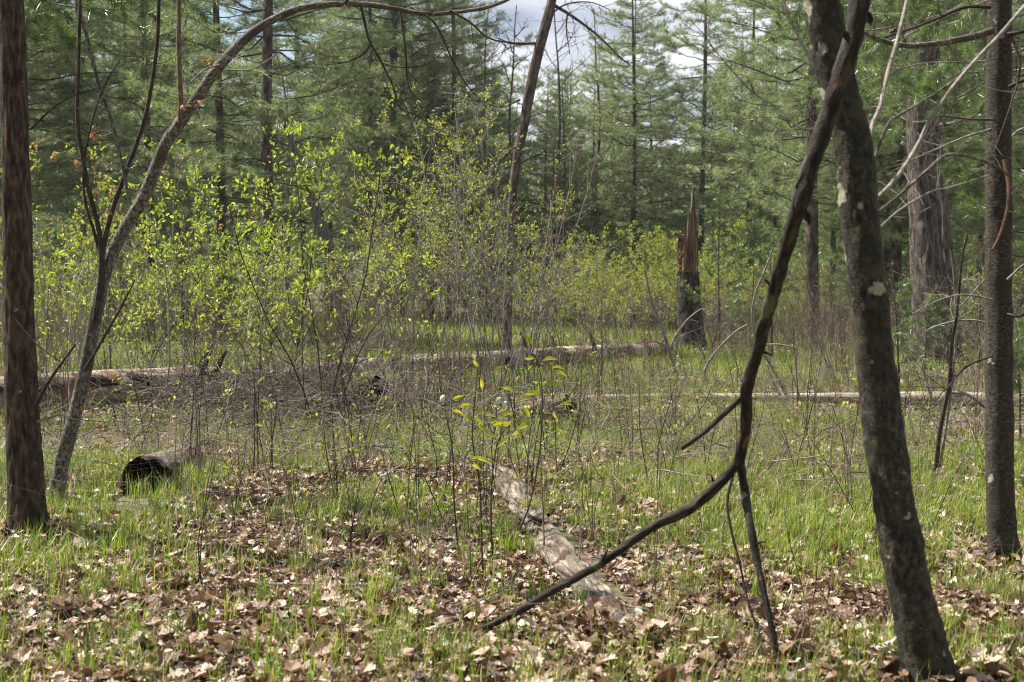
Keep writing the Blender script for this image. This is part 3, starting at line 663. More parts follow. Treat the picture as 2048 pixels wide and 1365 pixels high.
def broken_branch():
    d = 4.85
    def dd(py): return 4.85 if py < 400 else 4.85 - .35 * (py - 400) / 900 + .0
    b = P(1555, 1312, gdist(1330)); b[2] = float(hgt(b[0], b[1]))
    r = empty('broken_branch', b, 'dead forked branch hung against the leaning mossy trunk, reaching to the ground', 'branch')
    rows = [(1760, -120, 21), (1722, 0, 20), (1700, 100, 20), (1672, 185, 19), (1645, 265, 18), (1618, 345, 17), (1596, 420, 15.5), (1572, 500, 14.5), (1548, 580, 13.5), (1528, 650, 12.5), (1512, 715, 12), (1493, 780, 12), (1492, 850, 11), (1484, 900, 11), (1476, 926, 11)]
    rows = [(*a, 4.80 + .00175 * max(a[1] - 420, 0)) for a in rows]
    c, rad = pxpath(rows, 110, d); m = M(); m.tube(c, rad, 22, disp=lambda rr, bk, al, s: furrow(13, 70, 12, .16)(rr, bk, al, s) * (1 + .13 * fbm(bk.reshape(-1, 3) * 22, 6, 3).reshape(rr.shape)), cap=True); part('stem', m, [B_DEADB], r)
    d9 = 4.80 + .00175 * 506
    for rows in ([(1478, 922, 10, d9), (1440, 965, 11, d9), (1392, 1010, 11, 5.75), (1345, 1035, 10, 5.7), (1300, 1057, 9.5, 5.7), (1240, 1100, 9, 5.72), (1180, 1140, 8.5, 5.8), (1100, 1185, 8, 5.9), (1040, 1222, 8, 5.92), (965, 1258, 6, 5.88)],
                 [(1480, 922, 9, d9), (1490, 985, 8.5, 5.7), (1500, 1050, 8, 5.6), (1512, 1110, 7.5, 5.55), (1525, 1175, 7, 5.5), (1540, 1240, 7, 5.45), (1555, 1315, 6, 5.42)],
                 [(1494, 785, 6, 5.44), (1470, 808, 6, 5.45), (1440, 835, 5.5, 5.45), (1405, 868, 5, 5.45), (1364, 897, 4.5, 5.5)]):
        c, rad = pxpath(rows, 46, d); m = M(); m.tube(c, rad, 14, disp=lambda rr, bk, al, s: furrow(17, 90, 14, .14)(rr, bk, al, s) * (1 + .14 * fbm(bk.reshape(-1, 3) * 30, 16, 3).reshape(rr.shape)), cap=True); part('fork', m, [B_DEADB], r)
    for px, py, dx, dz in ((1600, 392, .05, .03), (1549, 575, -.045, .03), (1516, 700, .05, -.02), (1430, 973, -.02, .05), (1205, 1122, .02, .05), (1320, 1046, -.03, -.04), (1508, 1090, .04, .02), (1535, 1215, -.035, .02)):
        yy = 4.80 + .00175 * max(py - 420, 0) if py < 930 else 5.72; p0 = P(px, py, yy); m = M(); m.tube(np.array([p0, p0 + A(dx * .5, -.01, dz * .5), p0 + A(dx, -.03, dz)]), np.array([.010, .006, .003]), 6, cap=True); part('snapped_twig', m, [B_DEADB], r)
    # flaking bark plates
    rg = np.random.RandomState(3)
    for (px, py, rr_) in ((1605, 345, 18), (1597, 360, 14), (1590, 405, 13), (1612, 420, 12), (1735, 22, 12), (1690, 60, 10)):
        m = M(); p0 = P(px, py, 4.80 + .00175 * max(py - 420, 0) - .02); k = rr_ * 5.2 / F
        m.leaves(p0[None], A(.25, 0, -1)[None], A(-.4, -1, .1)[None], k * 2.4, k * 1.3, .5); o = part('bark_flake', m, [B_DEADB], r)
    # thin wispy side twig in the same fork
    m = M(); c, rad = pxpath([(1470, 935, 3, 5.85), (1455, 1000, 3, 5.8), (1462, 1060, 3, 5.75), (1480, 1130, 2.6, 5.7), (1495, 1200, 2.4, 5.6), (1530, 1300, 2, 5.5)], 24, d); m.tube(c, rad, 5); part('twig', m, [B_DEADB], r)
broken_branch()
def slim_tree():
    d = gdist(1142); b = G(2010, 1142)
    r = empty('slim_tree', b, 'slender upright grey-brown trunk near the right edge, lichen bands on it', 'tree')
    rows = [(2016, 1165, 42), (2012, 1135, 34), (2006, 1090, 30), (2001, 1000, 28), (1999, 850, 27), (1999, 700, 26.5), (1998, 550, 26), (1997, 400, 25), (1997, 250, 25), (1998, 100, 24), (2000, 0, 23.5), (2004, -300, 22), (2010, -700, 19)]
    c, rad = pxpath(rows, 150, d); m = M()
    m.tube(c, rad, 48, disp=lambda rr, bk, al, s: furrow(31, 34, 16, .055, False)(rr, bk, al, s) * (1 + .012 * np.sin(s * 40)[:, None] + .35 * np.exp(-np.maximum(s - .05, 0) / .12)[:, None] * (.5 + .5 * np.sin(al * 4))[None] + .05 * fbm(bk.reshape(-1, 3) * 8, 37, 3).reshape(rr.shape))); part('trunk', m, [B_SLIM], r)
    rg = np.random.RandomState(15)
    for ctl, r0, r1, mt in [
        ([(1985, 62), (1940, 75), (1870, 88), (1810, 92), (1760, 80), (1715, 60)], 8, 4, B_ARCH),
        ([(1980, 15), (1930, 15), (1880, 35), (1830, 55), (1770, 75)], 4, 2, B_DARK),
        ([(2015, 70), (2048, 62), (2100, 40)], 5, 3, B_DARK), ([(2018, 175), (2048, 160), (2110, 130)], 5, 3, B_DARK),
        ([(2018, 60), (2040, 130), (2025, 200), (1990, 300)], 3, 1.2, bark('peeled_orange', [(.3, (.04, .024, .016)), (.7, (.09, .05, .03))], 40)),
        ([(2010, 320), (2018, 370), (2015, 420), (2000, 470), (1985, 500)], 6, 2.5, bark('torn_strip', [(.3, (.04, .02, .012)), (.7, (.10, .05, .026))], 40)),
        ([(1985, 240), (1930, 238), (1880, 232), (1850, 240)], 3, 1, B_ARCH), ([(1980, 260), (1930, 275), (1870, 300), (1800, 330)], 3, 1, B_TWIG),
        ([(1985, 600), (1930, 590), (1880, 600), (1830, 625)], 2.4, 1, B_TWIG), ([(2015, 630), (2040, 632), (2080, 615)], 4, 2, B_DARK),
        ([(1985, 712), (1930, 735), (1900, 770), (1880, 790)], 2.4, 1, B_DARK), ([(2015, 560), (2048, 530), (2100, 500)], 3, 2, B_TWIG),
    ]:
        rows = [(*p, r0 + (r1 - r0) * i / (len(ctl) - 1), d - .12 - .04 * i) for i, p in enumerate(ctl)]
        c2, rad2 = pxpath(rows, 26, d); mm = M(); mm.tube(c2, rad2, 7); twiggy(rg, mm, c2, 8, .28, .0022, None, 1); part('branch', mm, [mt], r)
slim_tree()
def dark_leaner():
    d = 24.0; b = XY(1012, d)
    r = empty('bare_tree', b, 'dark bare tree leaning right toward the open sky gap', 'tree')
    rows = [(1012, 738, 11), (1016, 600, 9), (1022, 450, 8.5), (1032, 330, 9), (1046, 260, 9.5), (1060, 180, 10.5), (1078, 100, 10), (1094, 40, 10), (1108, -20, 9), (1150, -250, 8)]
    c, rad = pxpath(rows, 80, d); m = M(); m.tube(c, rad, 20, disp=furrow(41, 20, 5, .08)); part('trunk', m, [B_PINE], r)
    rg = np.random.RandomState(6)
    for ctl, r0, r1 in [([(1110, 12), (1140, 30), (1175, 55), (1205, 80), (1240, 115), (1260, 130)], 3.5, 1), ([(1135, 25), (1133, 60), (1140, 110)], 2, .8), ([(1078, 86), (1030, 88), (990, 75)], 3, 1),
                        ([(1040, 290), (1020, 300), (1000, 320), (975, 300)], 3.5, 1), ([(1040, 200), (1000, 215), (960, 200)], 2.5, 1), ([(1090, 40), (1130, 10), (1180, 5), (1220, 20)], 2, .8), ([(1036, 330), (1080, 310), (1130, 320), (1180, 330)], 2, .8)]:
        rows = [(*p, r0 + (r1 - r0) * i / (len(ctl) - 1), d - .1 * i) for i, p in enumerate(ctl)]
        c2, rad2 = pxpath(rows, 20, d); mm = M(); mm.tube(c2, rad2, 6); twiggy(rg, mm, c2, 10, .6, .005, None, 1); part('branch', mm, [B_PINE], r)
dark_leaner()
def pale_leaner():
    d = 30.0; b = XY(692, d)
    r = empty('bare_tree', b, 'pale grey trunk leaning left behind the brush pile', 'tree')
    c, rad = pxpath([(695, 700, 17), (688, 640, 15), (675, 570, 13), (655, 490, 12), (630, 420, 10), (600, 330, 8), (560, 220, 5)], 50, d); m = M(); m.tube(c, rad, 14, disp=furrow(42, 12, 4, .08)); part('trunk', m, [B_ARCH], r)
    rg = np.random.RandomState(16)
    for t in (.5, .65, .8, .95):
        mm = M(); grow(rg, mm, c[int(t * 49)], nrm(A(rg.normal(), rg.normal() * .4, .7)), 2.2, .02, 2, [], .5, 5); part('branch', mm, [B_ARCH], r)
pale_leaner()

# bare deciduous trees in the background
def bare_kind(seed, H):
    rg = np.random.RandomState(seed); res = []
    pts = wander(rg, A(0, 0, -.1), A(0, 0, 1), H, 12, .05, .05); m = M(); m.tube(spline(pts, 24), np.linspace(.09, .015, 24), 9); res.append(('trunk', m.mesh('bare_trunk', [B_PINE])))
    for t in np.linspace(.35, .98, 12):
        mm = M(); i = int(t * 11); az = rg.uniform(0, 6.28)
        grow(rg, mm, pts[i] + (pts[i + 1] - pts[i]) * (t * 11 - i), A(cos(az), sin(az), .8), H * .26 * (1.3 - t), .03, 2, [], .45, 6, .2, 4, .14, .02, rmin=.003)
        res.append(('branch', mm.mesh('bare_branch', [B_TWIG])))
    return res
BK = [bare_kind(51, 11), bare_kind(52, 13)]
for px, d, k, s, lb in [(1150, 62, 0, 1.0, 'twiggy bare tree standing in the open sky gap'), (1085, 70, 1, .85, 'thin bare tree at the left of the sky gap'), (985, 46, 0, .95, 'grey bare tree before the dark pines left of the sky gap'),
                        (1480, 58, 1, .8, 'bare tree in the pale gap left of the leaning mossy trunk'), (60, 50, 1, .95, 'bare grey tree behind the brown maple'), (1215, 80, 1, .9, 'faint bare tree far off beneath the sky gap'), (230, 55, 0, 1.1, 'bare tree with fine twigs behind the bent sapling'), (1125, 47, 1, .9, 'slim bare tree just right of the dark leaning tree top'), (1040, 52, 0, 1.05, 'finely twigged bare tree screening the left of the sky gap'), (1180, 55, 0, 1.1, 'finely twigged bare tree screening the right of the sky gap')]:
    place(BK[k], 'bare_tree', XY(px, d), lb, 'tree', None, rng.uniform(0, 6.28), s)

# ------------------------------------------------------------------ snag and logs
def snag():
    d = gdist(694); b = G(1383, 694); k = d / F
    r = empty('snag', b, 'broken standing pine stub with splintered orange top', 'dead tree')
    zt = P(1380, 545, d)[2]
    zz = np.linspace(b[2] - .1, zt, 50)
    path = np.stack([np.interp(zz, [b[2], zt], [(1384 - CX) * k, (1375 - CX) * k]), np.full(50, d), zz], -1)
    rad = np.interp(zz, [b[2], b[2] + .35, b[2] + 1, zt], [33, 26, 23, 21.5]) * k
    m = M(); m.tube(path, rad, 48, disp=furrow(61, 9, 2.5, .10)); part('trunk', m, [B_SNAG], r)
    # torn wood: a shell whose top edge is jagged, one tall splinter at right and a lower slab at left
    n = 56; al = np.linspace(0, 2 * pi, n, endpoint=False); rg = np.random.RandomState(8)
    zb = P(0, 560, d)[2]; ztall, zmid, zlow = P(0, 396, d)[2], P(0, 488, d)[2], P(0, 535, d)[2]
    xdir = np.cos(al)
    # tube() uses a1 = cross(t, X) ~ Y, so build by hand with angle measured from +X
    da = np.abs((al - 5.15 + pi) % (2 * pi) - pi)
    top = np.where(da < 1.4, ztall - (ztall - zmid) * (da / 1.4) ** 1.3, zlow + (zmid - zlow) * (.5 + .5 * np.cos(al * 2.0)))
    top = top + rg.normal(size=n) * .11 + .10 * np.sin(al * 9)
    cx = (1375 - CX) * k; ks = 20; V = []
    for t in np.linspace(0, 1, ks):
        z = zb + (top - zb) * t
        rr = 20.5 * k * (1 - .12 * np.clip((z - zb) / 2, 0, 1) - .30 * np.clip((z - zmid) / (ztall - zmid), 0, 1)) * (1 + .06 * np.sin(al * 17) + .04 * rg.normal(size=n))
        V.append(np.stack([cx + rr * np.cos(al) + .04 * np.clip((z - zmid), 0, 1), d + rr * np.sin(al), z], -1))
    inner = [np.stack([cx + (v[:, 0] - cx) * .55 + .02, d + (v[:, 1] - d) * .55, v[:, 2] - .05 * t], -1) for t, v in zip(np.linspace(0, 1, ks), V)][::-1]
    V = np.array(V + inner); Kk = len(V)
    i = np.arange(Kk - 1)[:, None] * n; j = np.arange(n)[None]; j2 = (j + 1) % n
    f = np.stack([i + j, i + j2, i + n + j2, i + n + j], -1).reshape(-1, 4)
    bk = np.stack([np.cos(al) * .2 + 0 * V[..., 0], np.sin(al) * .2 + 0 * V[..., 0], V[..., 2]], -1).reshape(-1, 3)
    m = M(); m.add(V.reshape(-1, 3), f, 0, bk); part('splintered_top', m, [W_SNAG], r)
    m = M(); q = np.array([P(1372, 476, d - .1), P(1360, 473, d - .15), P(1348, 466, d - .2)]); m.tube(spline(q, 8), np.linspace(.07, .03, 8), 8, cap=True); part('branch_stub', m, [W_SNAG], r)
snag()
def log(name, label, rows, d, mats, n=40, K=110, amp=.10, seed=1, squash=None, fx=14, fz=2.5, extra=None, ends=True):
    if d is None:      # rest on the ground: distance follows from the lower edge
        rows = [(a[0], a[1], a[2], gdist(a[1] + a[2] * .85)) for a in rows]; d = 20
    c, rad = pxpath(rows, K, d); b = c[len(c) // 2].copy(); b[2] = float(hgt(b[0], b[1]))
    r = empty(name, b, label, 'log')
    m = M(); m.tube(c, rad, n, disp=lambda rr, bk, al, s: furrow(seed, fx, fz, amp)(rr, bk, al, s) * (1 + .07 * fbm(np.concatenate([bk[..., :2] * 3, bk[..., 2:] * 1.2], -1).reshape(-1, 3), seed + 3, 3).reshape(rr.shape)), cap=ends, squash=squash)
    part('trunk', m, mats, r)
    return r, c, rad
# the thick log across the left, its far half reaching to the snag
r, c, rad = log('fallen_log', 'thick weathered fallen log lying behind the brown maple at left', [(-120, 800, 40, 15.6), (0, 792, 39, 16), (80, 785, 38, 16.3), (200, 778, 38, 16.8), (300, 775, 37, 17.2), (380, 770, 36, 17.6), (440, 768, 33, 18)], None, [W_LOG], seed=71)
rg_ = np.random.RandomState(71)
for t in (.12, .3, .46, .62, .78, .9):
    i = int(t * (len(c) - 1)); mm = M(); p0 = c[i] + A(0, -rad[i] * .75, rad[i] * .5)
    q = np.array([p0 + A(-.3 * rg_.uniform(.6, 1.5), .02, .03), p0, p0 + A(.35 * rg_.uniform(.6, 1.4), 0, -.02)])
    mm.tube(spline(q, 9), np.array([.01, .05, .075, .08, .085, .08, .07, .05, .01]) * rg_.uniform(.6, 1.1), 9, disp=furrow(7, 30, 6, .3), squash=(.5, 1)); part('bark_plate', mm, [B_SNAG], r)
for px, py in ((405, 740), (440, 725), (418, 705)):
    mm = M(); p0 = P(px - 12, py + 30, 17.4); q = np.array([p0, P(px, py, 17.3), P(px + 12, py - 22, 17.2)]); mm.tube(spline(q, 7), np.linspace(.05, .015, 7), 7); part('branch_stub', mm, [B_SNAG], r)
r, c, rad = log('fallen_log', 'long grey fallen trunk running from the brush pile toward the snag, broken orange end', [(640, 742, 15, 23.0), (720, 736, 17, 24), (800, 730, 18, 25), (900, 727, 20, 26.3), (1000, 722, 20, 27.5), (1100, 715, 20, 28.6), (1200, 708, 17, 29.8), (1290, 701, 14, 31), (1335, 697, 12, 31.6)], None, [W_LOGB], seed=72, amp=.13)
mm = M(); q = np.array([P(1265, 696, gdist(713)), P(1300, 694, gdist(711)), P(1345, 696, gdist(709))]); mm.tube(spline(q, 14), np.array([.02, .07, .1, .12, .13, .13, .12, .12, .11, .1, .09, .07, .05, .02]), 12, disp=furrow(9, 30, 3, .4)); part('torn_end', mm, [W_SNAG], r)
for px in (1190, 1110, 1052):
    mm = M(); p0 = P(px, 708, gdist(729)); mm.tube(spline(np.array([p0, p0 + A(-.03, 0, .2), p0 + A(-.1, -.02, .38)]), 6), np.linspace(.05, .02, 6), 7); part('branch_stub', mm, [B_SNAG], r)
mm = M(); p0 = P(1045, 735, gdist(742)); mm.tube(spline(np.array([p0 + A(-.25, -.1, .12), p0, p0 + A(.3, -.1, -.05)]), 10), np.array([.08, .18, .25, .29, .31, .31, .27, .22, .15, .06]), 12, disp=furrow(19, 14, 4, .35)); part('bark_slab', mm, [B_SNAG], r)
r, c, rad = log('pole_log', 'thin bleached pole lying level across the right half of the clearing', [(1010, 803, 6, 17.4), (1140, 800, 8, 17.3), (1300, 797, 8.5, 17.2), (1450, 796, 9, 17.1), (1600, 796, 10, 17), (1750, 797, 12, 16.9), (1870, 798, 14, 16.8), (2048, 802, 15.5, 16.6), (2200, 806, 16, 16.4), (2500, 812, 17, 16.2)], 17, [W_POLE], n=24, amp=.04, seed=73)
for ctl in ([(1865, 800), (1855, 770), (1845, 735), (1848, 715)], [(1905, 790), (1950, 795), (1985, 820)], [(1560, 790), (1545, 760), (1535, 730)]):
    mm = M(); q = np.array([P(x, y, 16.7 - .03 * i) for i, (x, y) in enumerate(ctl)]); mm.tube(spline(q, 10), np.linspace(.022, .008, 10), 6); part('branch_stub', mm, [W_POLE], r)
# short upturned rotten chunk in the middle
r, c, rad = log('rotten_log', 'short dark rotten log chunk tilted up beside the thin pole', [(1000, 838, 15, 14.9), (1040, 830, 21, 14.7), (1080, 822, 21, 14.5), (1115, 814, 21, 14.3), (1140, 810, 20, 14.2)], 14.5, [W_CHUNK], n=36, K=46, amp=.30, seed=74, fx=24, fz=2, ends=False)
mm = M(); q = c[::-1][:16]; mm.tube(q, rad[::-1][:16] * .72, 24, disp=furrow(75, 20, 3, .2), cap=True); part('hollow_core', mm, [W_ROTSHADE], r)  # solid capped plug, its near-black colour stands for shade in the hollow end
mm = M(); q = np.array([P(1020, 858, 14.6), P(1060, 850, 14.45), P(1110, 842, 14.3)]); mm.tube(spline(q, 12), np.array([.02, .06, .08, .09, .085, .08, .07, .06, .05, .045, .04, .02]), 10, disp=furrow(76, 30, 3, .35)); part('loose_slab', mm, [W_CHUNK], r)
mm = M(); q = np.array([P(1050, 885, 14.6), P(1055, 855, 14.6), P(1050, 835, 14.6)]); mm.tube(spline(q, 8), np.linspace(.11, .06, 8), 10, disp=furrow(77, 20, 3, .3)); part('root_foot', mm, [W_ROTSHADE], r)
r, c, rad = log('rotten_log', 'dark crumbling broken log under the brush pile joining thick log and grey trunk', [(425, 772, 30), (480, 768, 28), (550, 764, 25), (620, 757, 23), (690, 746, 18)], None, [W_CHUNK], n=36, K=80, amp=.40, seed=84, fx=16, fz=4)
r, c, rad = log('mossy_log', 'dark mossy log stump at the right end of the brush pile', [(640, 815, 30, 16.2), (680, 800, 30, 16), (715, 788, 24, 15.8), (745, 780, 20, 15.6), (770, 775, 13, 15.5)], 16, [W_ROTSHADE], n=30, K=40, amp=.30, seed=78, fx=16)
mm = M(); mm.tube(c[4:-6] + A(0, 0, .05), rad[4:-6] * .93, 24, disp=furrow(79, 20, 8, .18)); part('moss', mm, [DEADMOSS], r)
# hollow log with black opening
def hollow_log():
    o0 = P(292, 960, gdist(1005) + .05); r0 = 49 * o0[1] / F
    b = o0.copy(); b[2] = float(hgt(b[0], b[1])); b_ = empty('hollow_log', b, 'hollow rotten log with a black gaping open end', 'log')
    ax = nrm(A(-.07, 1.0, .03)); end = o0 + ax * 1.9; end[2] = .08
    n = 52; al = np.linspace(0, 2 * pi, n, endpoint=False); rg = np.random.RandomState(80)
    u = nrm(np.cross(ax, A(0, 0, 1))); w_ = np.cross(u, ax)
    jag = (.06 * np.sin(al * 3 + 1) + .05 * np.sin(al * 7) + rg.normal(size=n) * .02)
    def ring(t, rr, off=0):
        c = o0 + (end - o0) * t
        rad = rr * (1 + .06 * fbm(np.stack([np.cos(al) * 3, np.sin(al) * 3, np.full(n, t * 9)], -1), 81, 4)) * (1 - .35 * t)
        return c + u * (np.cos(al) * rad)[:, None] + w_ * (np.sin(al) * rad * .95)[:, None] + ax * (off * jag)[:, None]
    ts = np.concatenate([np.linspace(0, .3, 14), np.linspace(.34, 1, 14)])
    out = [ring(t, r0, 1 if t < .02 else 0) for t in ts]; inn = [ring(t, r0 * .90, 1 if t < .02 else 0) for t in ts[:16]]
    def lay(R):
        V = np.array(R); K = len(V); i = np.arange(K - 1)[:, None] * n; j = np.arange(n)[None]; j2 = (j + 1) % n
        bk = np.stack([np.broadcast_to(np.cos(al) * r0, (K, n)), np.broadcast_to(np.sin(al) * r0, (K, n)), np.broadcast_to(np.arange(K)[:, None] * .1, (K, n))], -1).reshape(-1, 3)
        return V.reshape(-1, 3), np.stack([i + j, i + j2, i + n + j2, i + n + j], -1).reshape(-1, 4), bk
    m = M(); v, f, bk = lay(out); m.add(v, f, 0, bk, None, True); part('shell', m, [W_CHUNK], b_)
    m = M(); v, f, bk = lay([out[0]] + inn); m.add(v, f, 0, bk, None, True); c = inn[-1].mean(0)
    m.add(np.vstack([inn[-1], c[None]]), np.stack([np.arange(n), (np.arange(n) + 1) % n, np.full(n, n)], -1), 0); part('hollow_core', m, [W_ROTSHADE], b_)  # inner wall coloured near-black, shade of the opening painted in
hollow_log()
r, c, rad = log('decayed_log', 'long pale decayed log in the leaf litter with yellow moss on top', [(985, 933, 12, 11.1), (1015, 962, 20, 10.3), (1045, 1007, 26, 9.4), (1075, 1056, 28, 8.6), (1110, 1101, 30, 7.9), (1150, 1146, 31, 7.3), (1190, 1191, 32, 6.8), (1230, 1237, 30, 6.37), (1262, 1273, 20, 6.05)], 8, [W_ROT], n=56, K=190, amp=.42, seed=82, fx=26, fz=1.6, squash=(1, .72))
mm = M(); p0 = P(1072, 1018, 9.05); q = np.array([p0 + A(-.10, .18, -.01), p0, p0 + A(.07, -.16, -.015)]); mm.tube(spline(q, 14), np.array([.02, .05, .07, .085, .09, .095, .1, .1, .095, .085, .07, .06, .04, .02]), 18, disp=lambda rr, bk, al, s: rr * (1 + .35 * fbm(bk.reshape(-1, 3) * 40, 5, 4).reshape(rr.shape)), squash=(1, .6)); part('moss', mm, [MOSS], r)
for ctl in ([(1100, 1062, 8.6), (1085, 1050, 8.5), (1060, 1035, 8.35)], [(1100, 1062, 8.6), (1075, 1062, 8.4), (1045, 1066, 8.25)]):
    mm = M(); q = np.array([P(*a) for a in ctl]); mm.tube(spline(q, 8), np.linspace(.030, .015, 8), 9, disp=furrow(3, 50, 8, .12), cap=True); part('branch_stub', mm, [B_DEADB], r)
mm = M(); q = np.array([P(1215, 1285, 6.05), P(1245, 1275, 6.0), P(1275, 1290, 5.9)]); mm.tube(spline(q, 10), np.linspace(.06, .075, 10), 16, disp=furrow(83, 30, 8, .3), cap=True); part('rotten_end', mm, [W_ROTSHADE], r)

# ------------------------------------------------------------------ shrubs
def shrub_kind(seed, H, ns, leaf, lf=1.6, spread=.35, bare=.25, stemmat=None, leafmat_=None, lean=0, nch=8, r0=.011, t0=0, t1=1, ratio=.36):
    rg = np.random.RandomState(seed); res = []; fm = M()
    for i in range(ns):
        az = 6.28 * i / ns + rg.uniform(-.5, .5); rad = rg.uniform(.02, .16)
        d = nrm(A(cos(az) * spread * rg.uniform(.2, 1.3), sin(az) * spread * rg.uniform(.2, 1.3), 1))
        m = M(); tips = []; h = H * rg.uniform(.55, 1.05)
        grow(rg, m, A(cos(az) * rad, sin(az) * rad, -.05), d, h, r0 * rg.uniform(.7, 1.2) * (h / 3) ** .6, 2, tips, ratio, nch, bare, 5, .085, .03, .75)
        leaf_cloud(fm, rg, tips, leaf, lf, 0, .35, t0, t1)
        res.append(('stem', m.mesh('shrub_stem', [stemmat or B_DARK])))
    res.append(('foliage', fm.mesh('shrub_foliage', [leafmat_ or L_SHRUB])))
    return res
SK = {
    'service': shrub_kind(101, 3.4, 5, .064, .7, .42, .25, B_DARK, L_SHRUB, nch=11),
    'service2': shrub_kind(102, 3.0, 6, .060, .65, .55, .2, B_TWIG, L_SHRUB, nch=10),
    'tall': shrub_kind(103, 4.6, 9, .048, .85, .24, .25, B_TWIG, L_BUD, nch=13),
    'tall2': shrub_kind(104, 4.2, 9, .040, .35, .30, .3, B_TWIG, L_BUD, nch=11),
    'olive': shrub_kind(105, 3.2, 8, .05, .8, .45, .25, B_TWIG, L_BUD, nch=10),
    'bare': shrub_kind(106, 2.2, 10, .03, .12, .55, .15, B_RED, L_BUD, nch=9, r0=.008),
    'bare2': shrub_kind(107, 1.7, 12, .03, .15, .65, .15, B_TWIG, L_BUD, nch=8, r0=.007),
    'rust': shrub_kind(108, 4.0, 4, .05, .35, .35, .35, B_TWIG, L_ORANGE, nch=9),
    'lush': shrub_kind(110, 3.2, 8, .06, 1.5, .5, .15, B_TWIG, L_BUD, nch=9),
    'low': shrub_kind(109, 1.1, 5, .05, 1.6, .6, .2, B_DARK, L_SHRUB, nch=6, r0=.006),
}
def back_place(px):
    return next(t for p_, t in [(60, 'behind the brown maple'), (330, 'behind the bent dark stems'), (480, 'right of the arching sapling'), (700, 'behind the leafy serviceberry'), (900, 'behind the tallest central shrub'), (1100, 'behind the dark leaning bare tree'), (1340, 'left of the snag'),
        (1450, 'behind the snag'), (1650, 'behind the broken hanging branch'), (1820, 'behind the leaning mossy trunk'), (1930, 'behind the old thick pine'), (9999, 'behind the slender upright trunk')] if px < p_)
def near_place(px, d):
    z = 'near' if d < 10 else 'midway' if d < 14 else 'far'
    t = next(t for p_, t in [(140, 'by the brown maple'), (480, 'by the hollow log'), (800, 'before the brush pile'), (1010, 'left of the decayed log'), (1300, 'right of the decayed log'), (1640, 'behind the broken hanging branch'), (1880, 'by the leaning mossy trunk'), (9999, 'by the slender upright trunk')] if px < p_)
    return f'{z} ' + t
def shrub(kind, px, d, s, label, group=None, rz=None):
    return place(SK[kind], 'shrub', XY(px, d), label, 'shrub', group, rng.uniform(0, 6.28) if rz is None else rz, s)
shrub('service', 640, 15.0, .98, 'leafy yellow-green serviceberry rising from the brush pile')
shrub('service2', 520, 15.8, .95, 'spreading fresh green shrub in front of the dark straight pine')
shrub('service', 560, 18.5, 1.1, 'second fresh green shrub just behind the brush pile')
shrub('service2', 330, 15.5, .95, 'light green shrub against the arching sapling on its right')
shrub('service', 240, 17.5, .95, 'shrub with bright leaves above the thick weathered log')
shrub('service2', 130, 14.6, .9, 'green shrub between brown maple and arching sapling')
shrub('olive', 90, 20, 1.15, 'tall olive shrub behind the brown maple')
shrub('service', 400, 22, 1.1, 'shrub with small leaves right of the bent sapling')
shrub('tall', 905, 19.5, .96, 'tallest central shrub with many bare stems and yellow leaf tips')
shrub('tall2', 990, 18.5, .98, 'sparse many-stemmed shrub left of the dark leaning bare tree base')
shrub('tall2', 1050, 19.5, .93, 'sparse grey shrub with few leaves beside the sparse many-stemmed one')
shrub('tall', 810, 17.0, .80, 'clump of arching dark stems above the end of the grey fallen trunk')
shrub('olive', 740, 21.0, 1.05, 'olive green shrub behind the leafy serviceberry')
shrub('olive', 1130, 23, 1.0, 'olive shrub behind the sparse grey shrub')
shrub('olive', 1210, 24, .85, 'small yellow-leaved shrub left of the snag')
for j, px in enumerate((1165, 1215, 1260, 1310, 1350, 1410, 1450, 1490, 1530, 1575, 1605, 1650, 1240, 1330, 1430, 1510, 1590, 1690, 1770, 1830, 1950, 2010, 1120, 1070)):
    shrub('lush', px + rng.normal() * 8, 33 + (j * 7 % 16), rng.uniform(.6, 1.25), 'bright yellow-green bush of the understory ' + ('left of the snag' if px < 1345 else 'behind the snag' if px < 1420 else 'between the snag and the broken hanging branch' if px < 1600 else 'behind the leaning mossy trunk' if px < 1780 else 'behind the old thick pine'), 'glowing understory bushes')
shrub('rust', 330, 26, 1.25, 'tall shrub with rusty young leaves behind the arching sapling')
shrub('rust', 150, 24, 1.2, 'rusty-leaved young tree behind the bent dark stems')
shrub('rust', 1090, 30, 1.15, 'rusty-leaved shrub below the dark leaning bare tree')
shrub('rust', 730, 33, 1.2, 'reddish young shrub beside the grey pine trunk')
for px, d, s, kd, lb in ((30, 16.5, 1.0, 'bare', 'bare twiggy shrub behind the foot of the brown maple'), (230, 19.5, 1.0, 'bare2', 'tangled bare shrub just behind the thick weathered log'), (360, 18.8, 1.05, 'bare', 'bare reddish shrub behind the broken end of the thick weathered log'),
                         (470, 17.5, .9, 'bare2', 'low bare tangle left of the brush pile'), (600, 16.0, .95, 'bare', 'bare reddish shrub growing out of the brush pile'), (690, 16.8, .85, 'bare2', 'low bare shrub beside the dark mossy log'), (850, 17.5, .9, 'bare', 'bare shrub at the near end of the grey fallen trunk'),
                         (1120, 20.5, .6, 'bare', 'bare shrub in front of the middle of the grey fallen trunk'), (1560, 15.5, .7, 'bare2', 'low bare shrub at the thin pole log'), (1700, 19, .9, 'bare', 'bare shrub beyond the leaning mossy trunk'),
                         (1930, 14.5, .9, 'bare2', 'pale bare shrub left of the slender upright trunk'), (2030, 18, 1.0, 'bare', 'bare shrub at the right edge behind the slender upright trunk')):
    shrub(kd, px, d, s, lb)
k = 0
